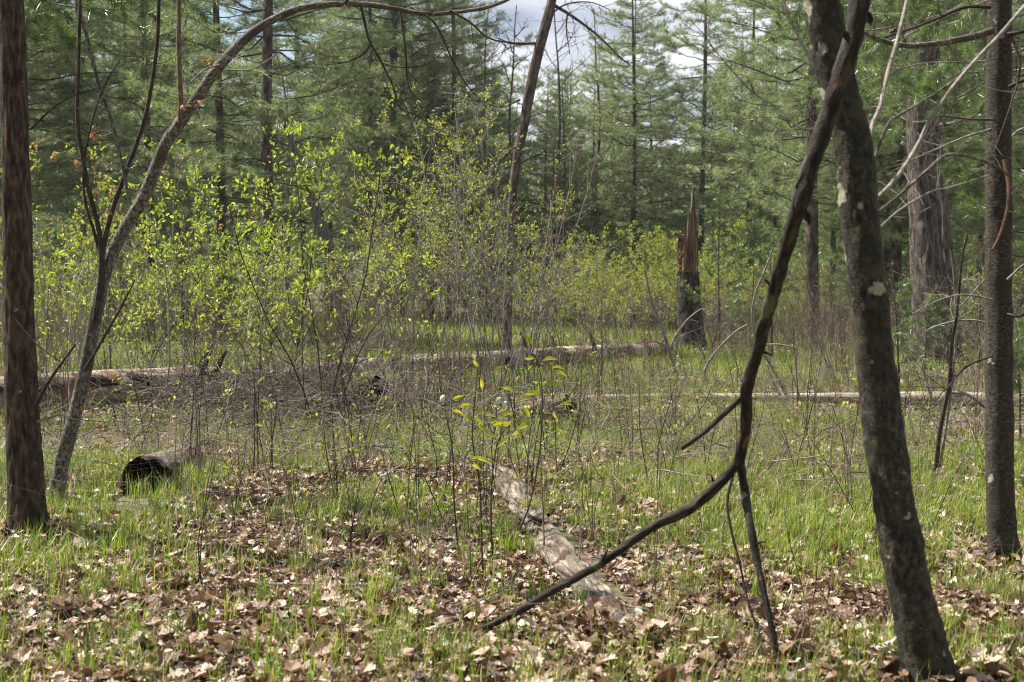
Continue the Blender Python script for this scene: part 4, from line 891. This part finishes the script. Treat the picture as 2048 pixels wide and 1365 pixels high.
for d0, d1, n in ((20, 26, 16), (26, 34, 28), (34, 44, 34), (44, 60, 34)):
    for j in range(n):
        px = -120 + 2290 * (j + rng.uniform(.05, .95)) / n; d = rng.uniform(d0, d1)
        if 430 < px < 1480 and 23 < d < 44: d = rng.uniform(45, 60)
        if d < 27 and (1290 < px < 1480 or 1800 < px < 1960): continue
        right = px > 1180
        kd = rng.choice(['olive', 'olive', 'bare', 'service2', 'tall2'] if not right else (['bare', 'bare2', 'bare', 'olive'] if d < 34 else ['olive', 'olive', 'service2', 'bare']))
        lb = {'olive': 'olive leafed shrub of the thicket', 'bare': 'bare reddish twiggy shrub in the thicket', 'bare2': 'low bare grey shrub in the thicket',
              'service2': 'bright green shrub of the thicket', 'tall2': 'sparse upright grey shrub of the thicket'}[kd] + (' nearer row ' if d < 34 else ' deeper row ') + back_place(px)
        shrub(kd, px, d, rng.uniform(.65, 1.05) * (.75 if kd == 'tall2' else 1) * (1.05 if (right and d > 34) else .9), lb, {'olive': 'olive thicket shrubs', 'bare': 'bare thicket shrubs', 'bare2': 'low bare thicket shrubs', 'service2': 'bright thicket shrubs', 'tall2': 'sparse thicket shrubs'}[kd])

# small young pines
def young_pine(px, d, H, label, seed):
    rg = np.random.RandomState(seed); b = XY(px, d); r = empty('young_pine', b, label, 'pine sapling')
    m = M(); pts = wander(rg, b, A(0, 0, 1), H, 8, .03, .05); m.tube(pts, np.linspace(.010 + .004 * H, .004, 9), 7); part('trunk', m, [B_DARK], r)
    for t in np.linspace(.2, .97, int(7 + H * 3)):
        q = spline(pts, 40)[int(t * 39)]; az = rg.uniform(0, 6.28); l = (.12 + .36 * H * (1.05 - t) * .7) * rg.uniform(.6, 1.2)
        lm = M(); nm = M(); tw = wander(rg, q, A(cos(az), sin(az), .3), l, 5, .08, .04); lm.tube(tw, np.linspace(.006, .002, 6), 4)
        TP, TD = [], []
        for s in np.linspace(.35, 1, max(4, int(l * 14))):
            j = min(int(s * 5), 4); TP.append(tw[j] + (tw[j + 1] - tw[j]) * (s * 5 - j)); TD.append(tw[j + 1] - tw[j])
            if rg.rand() < .6:
                e = TP[-1] + (nrm(tw[j + 1] - tw[j]) + perp(rg, tw[j + 1] - tw[j])) * .12; lm.sticks([TP[-1]], [e], .002, .001); TP.append(e); TD.append(e - TP[-2])
        nm.needles(np.array(TP), np.array(TD), 30, .12, .0035 + d * .00016, rg); lo = part('limb', lm, [B_DARK], r); part('needles', nm, [L_NEEDLEN], lo)
young_pine(1440, 30, 3.6, 'young feathery pine standing right of the snag', 91)
young_pine(1800, 19, 1.5, 'small bluish pine sapling right of the leaning mossy trunk', 92)
young_pine(1850, 21, 1.3, 'small pine sapling before the foot of the old thick pine', 93)
young_pine(1500, 33, 3.0, 'young pine behind the broken hanging branch', 94)
young_pine(1545, 27, 2.4, 'young pale pine left of the straight dark pine trunk', 95)
young_pine(1960, 24, 2.2, 'young pine between the old thick pine and the slender upright trunk', 96)
young_pine(2045, 13.5, 1.0, 'dark young pine low at the right edge by the thin pole', 97)

# ------------------------------------------------------------------ yellow-leaved sapling near the middle
def middle_sapling():
    d = 6.6; b = G(960, 1200); b = XY(962, 7.3)
    r = empty('leafy_sapling', b, 'thin sapling with soft yellow-green leaves in the middle foreground', 'sapling')
    rg = np.random.RandomState(19)
    for ctl in ([(985, 1120), (982, 1000), (992, 900), (1010, 860), (1040, 840)], [(915, 1090), (908, 1000), (905, 900), (892, 830), (890, 805)], [(1040, 1060), (1062, 1000), (1080, 900), (1085, 800), (1080, 745), (1070, 710)],
                ([(965, 1140), (960, 980), (945, 880), (950, 800), (955, 740)])):
        q = np.array([P(x, y, 7.25 - .12 * i) for i, (x, y) in enumerate(ctl)]); mm = M(); mm.tube(spline(q, 16), np.linspace(.005, .0018, 16), 5); part('stem', mm, [B_DARK], r)
    for (px, py, a) in [(1066, 690, 2.2), (1085, 722, .3), (1070, 718, 3.0), (1105, 735, .1), (1110, 742, -.3), (950, 722, 1.9), (958, 735, 2.3), (962, 757, -1.4), (1098, 770, .1), (1030, 785, 2.6), (1050, 788, .2), (1035, 805, .5), (905, 800, .4), (918, 815, .3), (905, 822, -.2),
                        (925, 832, -.3), (945, 838, -.4), (955, 850, -.5), (975, 845, .3), (985, 852, .2), (950, 826, .4), (975, 868, -.3), (1000, 852, .3), (1120, 808, .1), (1108, 822, -1.4), (1025, 870, .5), (1035, 860, .6), (1015, 880, 3.6), (1045, 815, -.8), (940, 920, .2), (955, 918, .0), (945, 930, -.2),
                        (1075, 795, 1.6), (970, 832, .2), (1000, 835, .5)]:
        p0 = P(px, py, 6.7 + rg.normal() * .08); mm = M(); l = rg.uniform(.05, .08)
        mm.leaves(p0[None], A(cos(a), rg.normal() * .4, sin(a))[None], nrm(A(rg.normal() * .4, -.9, .6 + rg.normal() * .3))[None], l, l * .36, rg.rand(), 0, .35, .35); part('leaf', mm, [L_NEAR], r)
    for px, py in ((888, 800), (1000, 804), (1012, 812)):
        p0 = P(px, py, 6.9); mm = M(); mm.tube(spline(np.array([p0 + A(-.014, 0, -.012), p0 + A(-.004, 0, .01), p0 + A(.014, 0, .012)]), 8), np.array([.002, .009, .012, .013, .013, .011, .008, .002]), 8); part('furled_leaf', mm, [L_SILVER], r)
middle_sapling()

# ------------------------------------------------------------------ undergrowth saplings
def shoot_kind(seed, H, ns, leafy, mt, lm=None):
    rg = np.random.RandomState(seed); res = []; fm = M(); nl = 0
    for i in range(ns):
        m = M(); tips = []; az = rg.uniform(0, 6.28); h = H * rg.uniform(.6, 1.1)
        grow(rg, m, A(cos(az) * .04 * i, sin(az) * .04 * i, -.04), nrm(A(rg.normal() * .22, rg.normal() * .22, 1)), h, .0055, 1, tips, .36, rg.randint(2, 7), .35, 5, .07, .02, .7, .0014)
        if leafy: leaf_cloud(fm, rg, tips, .05, leafy, 0, .3); nl += len(tips)
        res.append(('stem', m.mesh('shoot_stem', [mt])))
    if leafy and fm.n: res.append(('foliage', fm.mesh('shoot_foliage', [lm or L_SHRUB])))
    return res
SH = [shoot_kind(201, .9, 1, 0, B_DARK), shoot_kind(202, 1.1, 2, 0, B_DARK), shoot_kind(203, .7, 1, 0, B_TWIG), shoot_kind(204, 1.3, 3, 0, B_DARK), shoot_kind(205, 1.0, 2, 0, B_RED), shoot_kind(206, .8, 2, .5, B_DARK), shoot_kind(207, 1.2, 2, .7, B_DARK), shoot_kind(208, .6, 3, 0, B_TWIG)]
shl = ['single dark leafless shoot', 'pair of dark leafless shoots', 'single pale leafless shoot', 'trio of tall dark leafless shoots', 'pair of reddish leafless shoots',
       'pair of short shoots with a few green leaves', 'pair of tall shoots with small green leaves', 'low tuft of three pale bare shoots']
shg = ['single dark shoots', 'paired dark shoots', 'single pale shoots', 'dark shoots in threes', 'paired reddish shoots', 'short leafy shoots', 'tall leafy shoots', 'low pale shoots']
for d0, d1, n in ((6.2, 8.5, 26), (8.5, 11.5, 64), (11.5, 15, 84), (15, 20, 100)):
    for j in range(n):
        px = rng.uniform(-60, 2110); d = rng.uniform(d0, d1)
        if rng.rand() < .45: px = rng.normal(950, 300)
        if d < 8.5 and not (300 < px < 1650): continue
        i = rng.randint(0, 8)
        place(SH[i], 'bare_shoot' if i not in (5, 6) else 'leafy_shoot', XY(px, d), shl[i] + ', ' + near_place(px, d), 'shoot', shg[i], rng.uniform(0, 6.28), rng.uniform(.55, 1.1) * (.75 if d < 10 else 1))

def dead_sapling(label, d, paths):
    c0 = paths[0][0][0]; b = P(*c0, d); b[2] = float(hgt(b[0], b[1])); r = empty('dead_sapling', b, label, 'sapling'); rg = np.random.RandomState(int(c0[0]))
    for pts, r0, r1, mt in paths:
        rows = [(*p, r0 + (r1 - r0) * i / (len(pts) - 1), d - .04 * i) for i, p in enumerate(pts)]
        c2, rad2 = pxpath(rows, 24, d); mm = M(); mm.tube(c2, rad2, 7); twiggy(rg, mm, c2, 4, .25, .002, None, 0); part('stem' if pts is paths[0][0] else 'branch', mm, [mt], r)
dead_sapling('dead crooked sapling with pale bare side twigs left of the slender upright trunk', 10.4, [
    ([(1872, 935), (1880, 860), (1898, 770), (1903, 690), (1912, 640), (1918, 580), (1925, 510), (1935, 470)], 5, 2, B_DARK),
    ([(1880, 935), (1893, 850), (1905, 760), (1912, 660), (1908, 560), (1900, 500)], 3, 1.5, B_TWIG),
    ([(1906, 700), (1880, 680), (1855, 662), (1900, 645), (1940, 640), (1972, 645)], 2.5, 1.5, B_TWIG), ([(1900, 735), (1880, 690), (1860, 668)], 2.5, 1.5, B_TWIG),
    ([(1900, 760), (1940, 730), (1985, 712)], 2.5, 1.5, B_DARK), ([(1915, 620), (1960, 570), (2000, 520)], 2, 1, B_TWIG), ([(1900, 785), (1935, 790), (1970, 815), (1985, 840)], 4, 2.5, B_TWIG), ([(1912, 600), (1930, 560), (1975, 575)], 2, 1, B_TWIG)])
dead_sapling('pale dead sapling with bent twigs in front of the snag', 20.5, [
    ([(1352, 745), (1338, 700), (1318, 640), (1300, 590), (1290, 540)], 4, 2, B_TWIG), ([(1340, 700), (1352, 672), (1375, 640), (1402, 618)], 2.8, 1.5, B_TWIG),
    ([(1410, 760), (1412, 735), (1435, 700), (1470, 665), (1495, 650)], 3.4, 1.8, B_TWIG), ([(1402, 618), (1420, 630), (1430, 610)], 1.6, 1, B_TWIG), ([(1412, 735), (1408, 710), (1395, 690)], 2, 1.2, B_TWIG)])
dead_sapling('pale arched dead stem beyond the broken hanging branch', 16.5, [
    ([(1575, 795), (1550, 745), (1520, 690), (1505, 640), (1510, 590), (1530, 540), (1545, 500)], 4, 1.8, B_TWIG), ([(1520, 690), (1560, 690), (1600, 700), (1640, 720)], 2, 1, B_TWIG)])

# fallen twigs
tw = [([(1030, 1222, 6.2), (1045, 1248, 6.05), (1080, 1268, 5.95), (1120, 1280, 5.85), (1180, 1300, 5.7), (1225, 1322, 5.6)], .008, 'pale curved twig beneath the left fork of the broken branch', B_TWIG),
      ([(1150, 1285, 6.0), (1200, 1255, 6.2), (1245, 1230, 6.4)], .006, 'short grey twig crossing the end of the decayed log', B_TWIG),
      ([(1170, 1150, 7.2), (1210, 1200, 6.7), (1250, 1245, 6.3), (1330, 1285, 5.95)], .007, 'thin dark twig lying along the decayed log', B_DARK),
      ([(500, 1195, 6.7), (620, 1190, 6.7), (740, 1185, 6.75), (860, 1150, 7.1)], .012, 'long crooked stick on the litter left of the decayed log', B_TWIG),
      ([(650, 1208, 6.6), (740, 1218, 6.5), (800, 1230, 6.4)], .006, 'thin pale stick below the long crooked stick', B_TWIG),
      ([(300, 910, 11.8), (360, 895, 12.2), (420, 885, 12.5)], .014, 'dark stick resting on the hollow log', B_DARK),
      ([(0, 905, 12), (30, 860, 13), (60, 830, 13.6)], .02, 'grey stick left of the brown maple foot', B_TWIG),
      ([(420, 1090, 8.3), (450, 1110, 8.1), (490, 1180, 7)], .007, 'bent dark stem arching over the litter at left', B_DARK)]
for ctl, r0, lb, mt in tw:
    q = []
    for a in ctl:
        p = P(*a); p[2] = max(p[2], float(hgt(p[0], p[1])) + r0 + .02); q.append(p)
    q = np.array(q); m = M(); m.tube(spline(q, 24), np.linspace(r0, r0 * .4, 24), 7, disp=furrow(3, 90, 20, .12)); b = q[0].copy()
    single('fallen_twig', m, [mt], b, lb, 'twig')
for j in range(60):
    d = rng.uniform(5.3, 13); px = rng.uniform(0, 2048); b = XY(px, d); a = rng.uniform(0, 6.28); l = rng.uniform(.2, .8)
    q = wander(rng, b + A(0, 0, .03), A(cos(a), sin(a), .05), l, 6, .18); q[:, 2] = np.maximum(hgt(q[:, 0], q[:, 1]) + .02, q[:, 2] * .6)
    m = M(); m.tube(q, np.linspace(.006, .002, 7) * rng.uniform(.6, 1.3), 5); single('fallen_twig', m, [B_TWIG if rng.rand() < .6 else B_DARK], b, 'small crooked twig lying loose on the litter, ' + near_place(px, d), 'twig', 'loose twigs on the litter')

# ------------------------------------------------------------------ uncountable cover
def dead_twigs():
    m = M(); rg = np.random.RandomState(300)
    for cx, cd, sx, sd, n, h in ((450, 12.2, 1.0, 1.0, 130, .35), (800, 12.5, 1.6, 1.5, 190, .4), (1050, 11.5, 1.2, 1.2, 80, .35), (1450, 11, 1.4, 1.4, 90, .35), (590, 16.2, .85, .8, 760, .9), (470, 16.4, .5, .5, 330, .7), (650, 14.2, 1.3, 1.0, 260, .45), (1250, 14, 2.2, 1.6, 110, .4), (760, 16, .5, .6, 120, .5), (900, 15.5, 1.2, 1.2, 120, .35), (1050, 14.8, .5, .5, 80, .3), (30, 13, .5, .6, 50, .35), (1600, 15.5, 2, 1.5, 110, .4), (1900, 14.5, .8, 1.5, 90, .5)):
        c = XY(cx, cd)
        for _ in range(n):
            x, y = c[0] + rg.normal() * sx, c[1] + rg.normal() * sd; a = rg.uniform(0, 6.28); z = float(hgt(x, y)) + abs(rg.normal()) * h * .35
            q = wander(rg, A(x, y, z), A(cos(a), sin(a), rg.uniform(-.15, .9)), rg.uniform(.3, 1.2) * min(1, h + .4), 5, .22, -.05)
            q[:, 2] = np.maximum(q[:, 2], hgt(q[:, 0], q[:, 1]) + .01); m.tube(q, np.linspace(.005, .0015, 6) * rg.uniform(.5, 1.2), 3, rg.choice([0, 0, 0, 0, 1, 2]))
    tag(link('dead_twigs', m.mesh('dead_twigs', [B_TWIG, B_RED, B_DARK])), kind='stuff')
dead_twigs()
def undergrowth():
    m = M(); rg = np.random.RandomState(301); n = 9000
    d = 19 + 36 * rg.rand(n) ** .8; px = rg.uniform(-150, 2200, n)
    den = fbm(np.stack([px / 260, d / 5, d * 0], -1), 8, 3) + .35 + .3 * (px > 1180); keep = (den > 0) & ~((px > 500) & (px < 1400) & (d > 22) & (d < 44) & (rg.rand(n) < .93))
    d, px = d[keep], px[keep]; n = len(d); x = (px - CX) / F * d
    a = np.stack([x, d, hgt(x, d) - .02], -1); h = rg.uniform(.35, 1.7, n)
    b = a + np.stack([rg.normal(size=n) * .25 * h, rg.normal(size=n) * .25 * h, h], -1); c = a + (b - a) * .5 + rg.normal(size=(n, 3)) * .04
    ra = rg.uniform(.003, .007, n); m.sticks(a, c, ra, ra * .7, 0); m.sticks(c, b, ra * .7, .0015, 0)
    for _ in range(2):
        t = rg.uniform(.3, .9, (n, 1)); s = a + (b - a) * t; e = s + rg.normal(size=(n, 3)) * .2 + A(0, 0, .2); m.sticks(s, e, ra * .5, .001, 1)
    tag(link('undergrowth', m.mesh('undergrowth', [B_RED, B_TWIG])), kind='stuff')
undergrowth()

def dry_stems():
    m = M(); rg = np.random.RandomState(306); n = 14000
    d = np.sqrt(rg.uniform(5.2 ** 2, 21 ** 2, n)); x = rg.uniform(-1, 1, n) * .40 * d
    g = fbm(np.stack([x * .5, d * .5, x * 0 + 5], -1), 91, 3); k = rg.rand(n) < np.clip(.30 + g * .8 + (d > 9) * .2, .04, 1) * np.where(d < 7.5, .45, 1); x, d = x[k], d[k]; n = len(x)
    a = np.stack([x, d, hgt(x, d) - .01], -1); h = rg.uniform(.12, .55, n); ln = rg.normal(size=(n, 2)) * .45
    b = a + np.stack([ln[:, 0] * h * .5, ln[:, 1] * h * .5, h * .6], -1); c = b + np.stack([ln[:, 0] * h * 1.1, ln[:, 1] * h * 1.1, h * rg.uniform(-.3, .4, n)], -1)
    c[:, 2] = np.maximum(c[:, 2], .02); r = rg.uniform(.0010, .0026, n) * np.clip(d / 11, .8, 1.4)
    hx, hy = P(292, 960, gdist(1005))[:2]; k = ~((np.abs(x - hx) < .22) & (d > hy - .8) & (d < hy + .2)); a, b, c, r = a[k], b[k], c[k], r[k]; n = len(a)
    w_ = rg.randint(0, 3, n)
    for i in range(3):
        q = w_ == i; m.sticks(a[q], b[q], r[q], r[q] * .8, i); m.sticks(b[q], c[q], r[q] * .8, r[q] * .3, i)
    q = rg.rand(n) < .5; e = b + rg.normal(size=(n, 3)) * .1 + A(0, 0, .05); m.sticks(b[q], e[q], r[q] * .6, r[q] * .3, 1)
    tag(link('dry_stems', m.mesh('dry_stems', [B_TWIG, B_RED, B_STRAW])), kind='stuff')
dry_stems()

LOGS = [(P(1000, 940, 11.2), P(1250, 1270, 6.2), .19), (P(292, 962, 9.7), P(292, 962, 9.7) + A(.1, 2.0, 0), .16)]
def wedge(rg, n, d0, d1, mar=1.12):
    ex = 2.2 if mar > 1 else 0   # ground cover goes on beyond the frame
    n = int(n * (1 + ex / (.36 * mar * (d0 + d1) / 2)))
    d = np.sqrt(rg.uniform(d0 * d0, d1 * d1, n)); x = rg.uniform(-1, 1, n) * (.36 * mar * d + ex); return x, d
def off_logs(x, y):
    ok = np.ones(len(x), bool)
    for a, b, r in LOGS:
        ab = (b - a)[:2]; t = np.clip(((x - a[0]) * ab[0] + (y - a[1]) * ab[1]) / (ab @ ab), 0, 1)
        ok &= np.hypot(x - a[0] - ab[0] * t, y - a[1] - ab[1] * t) > r * .72
    hx, hy = P(292, 960, gdist(1005))[:2]
    ok &= ~((np.abs(x - hx) < .17) & (y > hy - .75) & (y < hy + .15))
    return ok
def litter_leaves(m, rg, x, y, size, detail, tints=None, zlift=.03):
    n = len(x); z = hgt(x, y) + rg.uniform(0, zlift, n)
    a = rg.uniform(0, 6.28, n); tx, ty = rg.normal(size=n) * .3, rg.normal(size=n) * .42
    d = nrm(np.stack([np.cos(a), np.sin(a), tx], -1)); nn = nrm(np.stack([rg.normal(size=n) * .42, rg.normal(size=n) * .42, np.ones(n)], -1)); s = nrm(np.cross(nn, d)); nn = np.cross(d, s)
    if detail == 2: st = [(0, .03), (.14, .26), (.24, .18), (.40, .38), (.52, .24), (.68, .38), (.80, .22), (1, .07)]
    elif detail == 1: st = [(0, .05), (.35, .38), (.55, .26), (.75, .34), (1, .06)]
    else: st = [(0, .2), (.5, .42), (1, .1)]
    sz = size * rg.uniform(.4, 1.3, n); kind = rg.rand(n) < .35
    cl = rg.normal(size=n) * 1.0; ct = rg.normal(size=n) * .75; V = []
    asp = rg.uniform(.75, 1.25, n)
    for t, wd in st:
        wl = wd * asp * np.where(kind, .8, 1) * rg.uniform(.8, 1.2, n); wr = wd * asp * rg.uniform(.8, 1.2, n)
        for w_, sg in ((wl, -1), (0 * wl, 0), (wr, 1)):
            up = cl * w_ ** 2 * 1.3 + ct * (t - .5) ** 2 - (sg == 0) * .04 + rg.normal(size=n) * .025
            V.append(np.stack([x, y, z + .006], -1) + d * ((t - .5) * sz)[:, None] + s * (sg * w_ * sz)[:, None] + nn * (up * sz)[:, None])
    v = np.stack(V, 1); K = len(st)
    q = []
    for i in range(K - 1):
        b = i * 3; q += [[b, b + 1, b + 4, b + 3], [b + 1, b + 2, b + 5, b + 4]]
    q = np.array(q)[None] + np.arange(n)[:, None, None] * (K * 3)
    ti = np.clip(rg.beta(1.3, 1.2, n), 0, 1) if tints is None else tints
    m.add(v.reshape(-1, 3), q.reshape(-1, 4), 0, None, np.repeat(ti, K * 3))
def litter():
    m = M(); rg = np.random.RandomState(302)
    for n, d0, d1, sz, dt in ((19000, 4.3, 7.5, .068, 2), (21000, 7.5, 12, .070, 1), (15000, 12, 20, .085, 1), (9000, 20, 45, .12, 0)):
        x, y = wedge(rg, n, d0, d1); n = len(x); g = fbm(np.stack([x * .45, y * .45, x * 0], -1), 44, 3)
        k = off_logs(x, y) & (rg.rand(n) < np.clip(1.0 - g * .8 - np.interp(y, [7, 10, 16, 40], [0, .12, .3, .6]), .06, 1)); litter_leaves(m, rg, x[k], y[k], sz, dt)
    for px, py, r_, n in ((62, 1085, .42, 260), (103, 1030, .3, 120), (1865, 1385, .32, 220), (2010, 1142, .36, 240), (1545, 1318, .25, 90), (1250, 1285, .3, 160), (980, 1255, .25, 90)):
        c = G(px, py); a = rg.uniform(0, 6.28, n); q = np.abs(rg.normal(size=n)) * r_ * .7 + .05; litter_leaves(m, rg, c[0] + q * np.cos(a), c[1] + q * np.sin(a), .075, 1, None, .09)
    tag(link('fallen_leaves', m.mesh('fallen_leaves', [L_LITTER])), kind='stuff')
litter()
def leaf_individuals():
    rg = np.random.RandomState(303); me = []
    for i in range(14):
        m = M(); litter_leaves(m, rg, np.zeros(1), np.zeros(1), .09, 2, np.array([[.1, .25, .35, .45, .5, .55, .6, .68, .72, .78, .82, .88, .94, .3][i]]), 0)
        m.v[0][:, 2] -= m.v[0][:, 2].min(); me.append(m.mesh('fallen_leaf', [L_LITTER]))
    for i in range(300):
        x, y = wedge(rg, 1, 5.1, 6.5, 1.0); k = rg.randint(0, 14); o = link('fallen_leaf', me[k]); o.location = (x[0], y[0], float(hgt(x[0], y[0])) + rg.uniform(.015, .05)); o.rotation_euler = (rg.normal() * .25, rg.normal() * .25, rg.uniform(0, 6.28))
        o.scale = (rg.uniform(.8, 1.2),) * 3
        lx = CX + x[0] / y[0] * F; side = 'left of the long crooked stick' if lx < 480 else 'below the long crooked stick' if lx < 920 else 'by the left fork of the broken branch' if lx < 1200 else 'between the fork tips of the broken branch' if lx < 1560 else 'beside the leaning mossy trunk'
        tag(o, ('dark rust-brown' if k in (0, 1, 2, 13) else 'tan' if k < 8 else 'pale bleached') + ' dead leaf in near litter ' + side, 'leaf', 'curled dead leaves of the near litter')
leaf_individuals()

def grass_density(x, y):
    g = fbm(np.stack([x * .55, y * .55, x * 0 + 3], -1), 61, 3) + .9 * fbm(np.stack([x * 2.6, y * 2.6, x * 0 + 7], -1), 63, 2)
    b = np.interp(y, [4.5, 6, 7.5, 10, 14, 20, 30, 60], [.10, .11, .18, .40, .52, .62, .95, 1])
    px = CX + x / y * F
    b = b + .16 * np.exp(-((px - 150) / 260) ** 2) * (y > 6) * (y < 12) + .25 * ((px > 1500) & (y > 7.5) & (y < 14))
    return np.clip(b + g * .75, 0.02, 1)
def blades(m, rg, x, y, hmin, hmax, wd, per, segs, spread=.03):
    n = len(x); X = np.repeat(x, per) + rg.normal(size=n * per) * spread; Y = np.repeat(y, per) + rg.normal(size=n * per) * spread; N_ = n * per
    th = np.repeat(rg.uniform(.6, 1.15, n), per); h = rg.uniform(hmin, hmax, N_) * th; a = rg.uniform(0, 6.28, N_); ln = rg.uniform(.05, .55, N_)
    base = np.stack([X, Y, hgt(X, Y) - .01], -1); out = np.stack([np.cos(a), np.sin(a), 0 * a], -1); sd = np.stack([-np.sin(a), np.cos(a), 0 * a], -1) * (wd * rg.uniform(.7, 1.3, N_))[:, None] * .5
    ti = np.clip(np.repeat(rg.uniform(.0, .8, n), per) + rg.normal(size=N_) * .1, 0, .84); dry = rg.rand(N_) < .17; ti = np.where(dry, rg.uniform(.86, 1, N_), ti)
    up = A(0, 0, 1); p1 = base + up * (h * .55)[:, None] + out * (h * ln * .3)[:, None]; p2 = base + up * (h * (1 - ln * .35))[:, None] + out * (h * ln)[:, None]
    if segs == 2:
        v = np.stack([base - sd, base + sd, p1 + sd * .8, p1 - sd * .8, p2], 1).reshape(-1, 3); i = np.arange(N_)[:, None] * 5
        k0 = m.n; m.add(v, i + np.array([[0, 1, 2, 3]]), 0, None, np.repeat(ti, 5)); f = (i + np.array([[3, 2, 4]])); m.f.append((f + k0, 0, False))
    else:
        v = np.stack([base - sd, base + sd, p2], 1).reshape(-1, 3); m.add(v, np.arange(N_ * 3).reshape(-1, 3), 0, None, np.repeat(ti, 3))
def grass():
    m = M(); rg = np.random.RandomState(304)
    for n, d0, d1, h0, h1, wd, per, sg, sp in ((4600, 4.3, 7.5, .05, .19, .0036, 8, 2, .018), (13000, 7.5, 12, .05, .21, .0038, 8, 2, .022), (17000, 12, 19, .06, .23, .005, 7, 1, .03), (15000, 19, 30, .09, .27, .009, 6, 1, .06), (19000, 30, 60, .12, .34, .016, 6, 1, .10)):
        x, y = wedge(rg, n, d0, d1); n = len(x); k = off_logs(x, y) & (rg.rand(n) < grass_density(x, y)); blades(m, rg, x[k], y[k], h0, h1, wd, per, sg, sp)
    x, y = wedge(rg, 200, 5, 9); k = off_logs(x, y); x, y = np.repeat(x[k], 5) + rg.normal(size=5 * k.sum()) * .035, np.repeat(y[k], 5) + rg.normal(size=5 * k.sum()) * .035; blades(m, rg, x, y, .08, .22, .0042, 6, 2, .015)
    # thick tufts round the brown maple and the mouth of the hollow log
    for px, py, s, n in ((90, 1070, .35, 130), (60, 1110, .4, 100), (200, 1130, .5, 120), (330, 1010, .16, 30), (365, 985, .14, 30), (1850, 1350, .2, 40), (1560, 1080, .4, 90)):
        c = G(px, py); x = c[0] + rg.normal(size=n) * s; y = c[1] + rg.normal(size=n) * s; blades(m, rg, x, y, .1, .24, .0045, 7, 2, .02)
    tag(link('grass', m.mesh('grass', [L_GRASS])), kind='stuff')
grass()
def herbs():
    m = M(); rg = np.random.RandomState(305)
    for n, d0, d1, sz in ((1500, 5, 9, .03), (9000, 9, 18, .032), (11000, 18, 40, .06)):
        x, y = wedge(rg, n, d0, d1); n = len(x); g = fbm(np.stack([x * .8, y * .8, x * 0 + 9], -1), 71, 3); k = (rg.rand(n) < np.clip(.35 + g * .9, .03, 1)) & off_logs(x, y); x, y = x[k], y[k]; n = len(x)
        p = np.stack([x, y, hgt(x, y) + rg.uniform(.02, .16, n)], -1); a = rg.uniform(0, 6.28, n)
        l = sz * rg.uniform(.6, 1.4, n); m.leaves(p, np.stack([np.cos(a), np.sin(a), rg.uniform(-.1, .7, n)], -1), nrm(rg.normal(size=(n, 3)) * .4 + A(0, 0, 1)), l, l * .6, rg.rand(n))
    tag(link('ground_cover', m.mesh('ground_cover', [L_HERB])), kind='stuff')
herbs()

def haze():
    m = M(); a, b = A(-210, -45, -1.6), A(210, 300, 26)
    v = np.array([[x, y, z] for x in (a[0], b[0]) for y in (a[1], b[1]) for z in (a[2], b[2])])
    m.add(v, np.array([[0, 1, 3, 2], [4, 6, 7, 5], [0, 4, 5, 1], [2, 3, 7, 6], [0, 2, 6, 4], [1, 5, 7, 3]]))
    mt, t, N, L, o = mat_new('haze_air'); pv = N('ShaderNodeVolumePrincipled'); pv.inputs['Color'].default_value = (.86, .92, .95, 1)
    pv.inputs['Density'].default_value = .00026; pv.inputs['Anisotropy'].default_value = .2; L(pv.outputs[0], o.inputs['Volume'])
    tag(link('haze', m.mesh('haze', [mt])), kind='stuff')
haze()
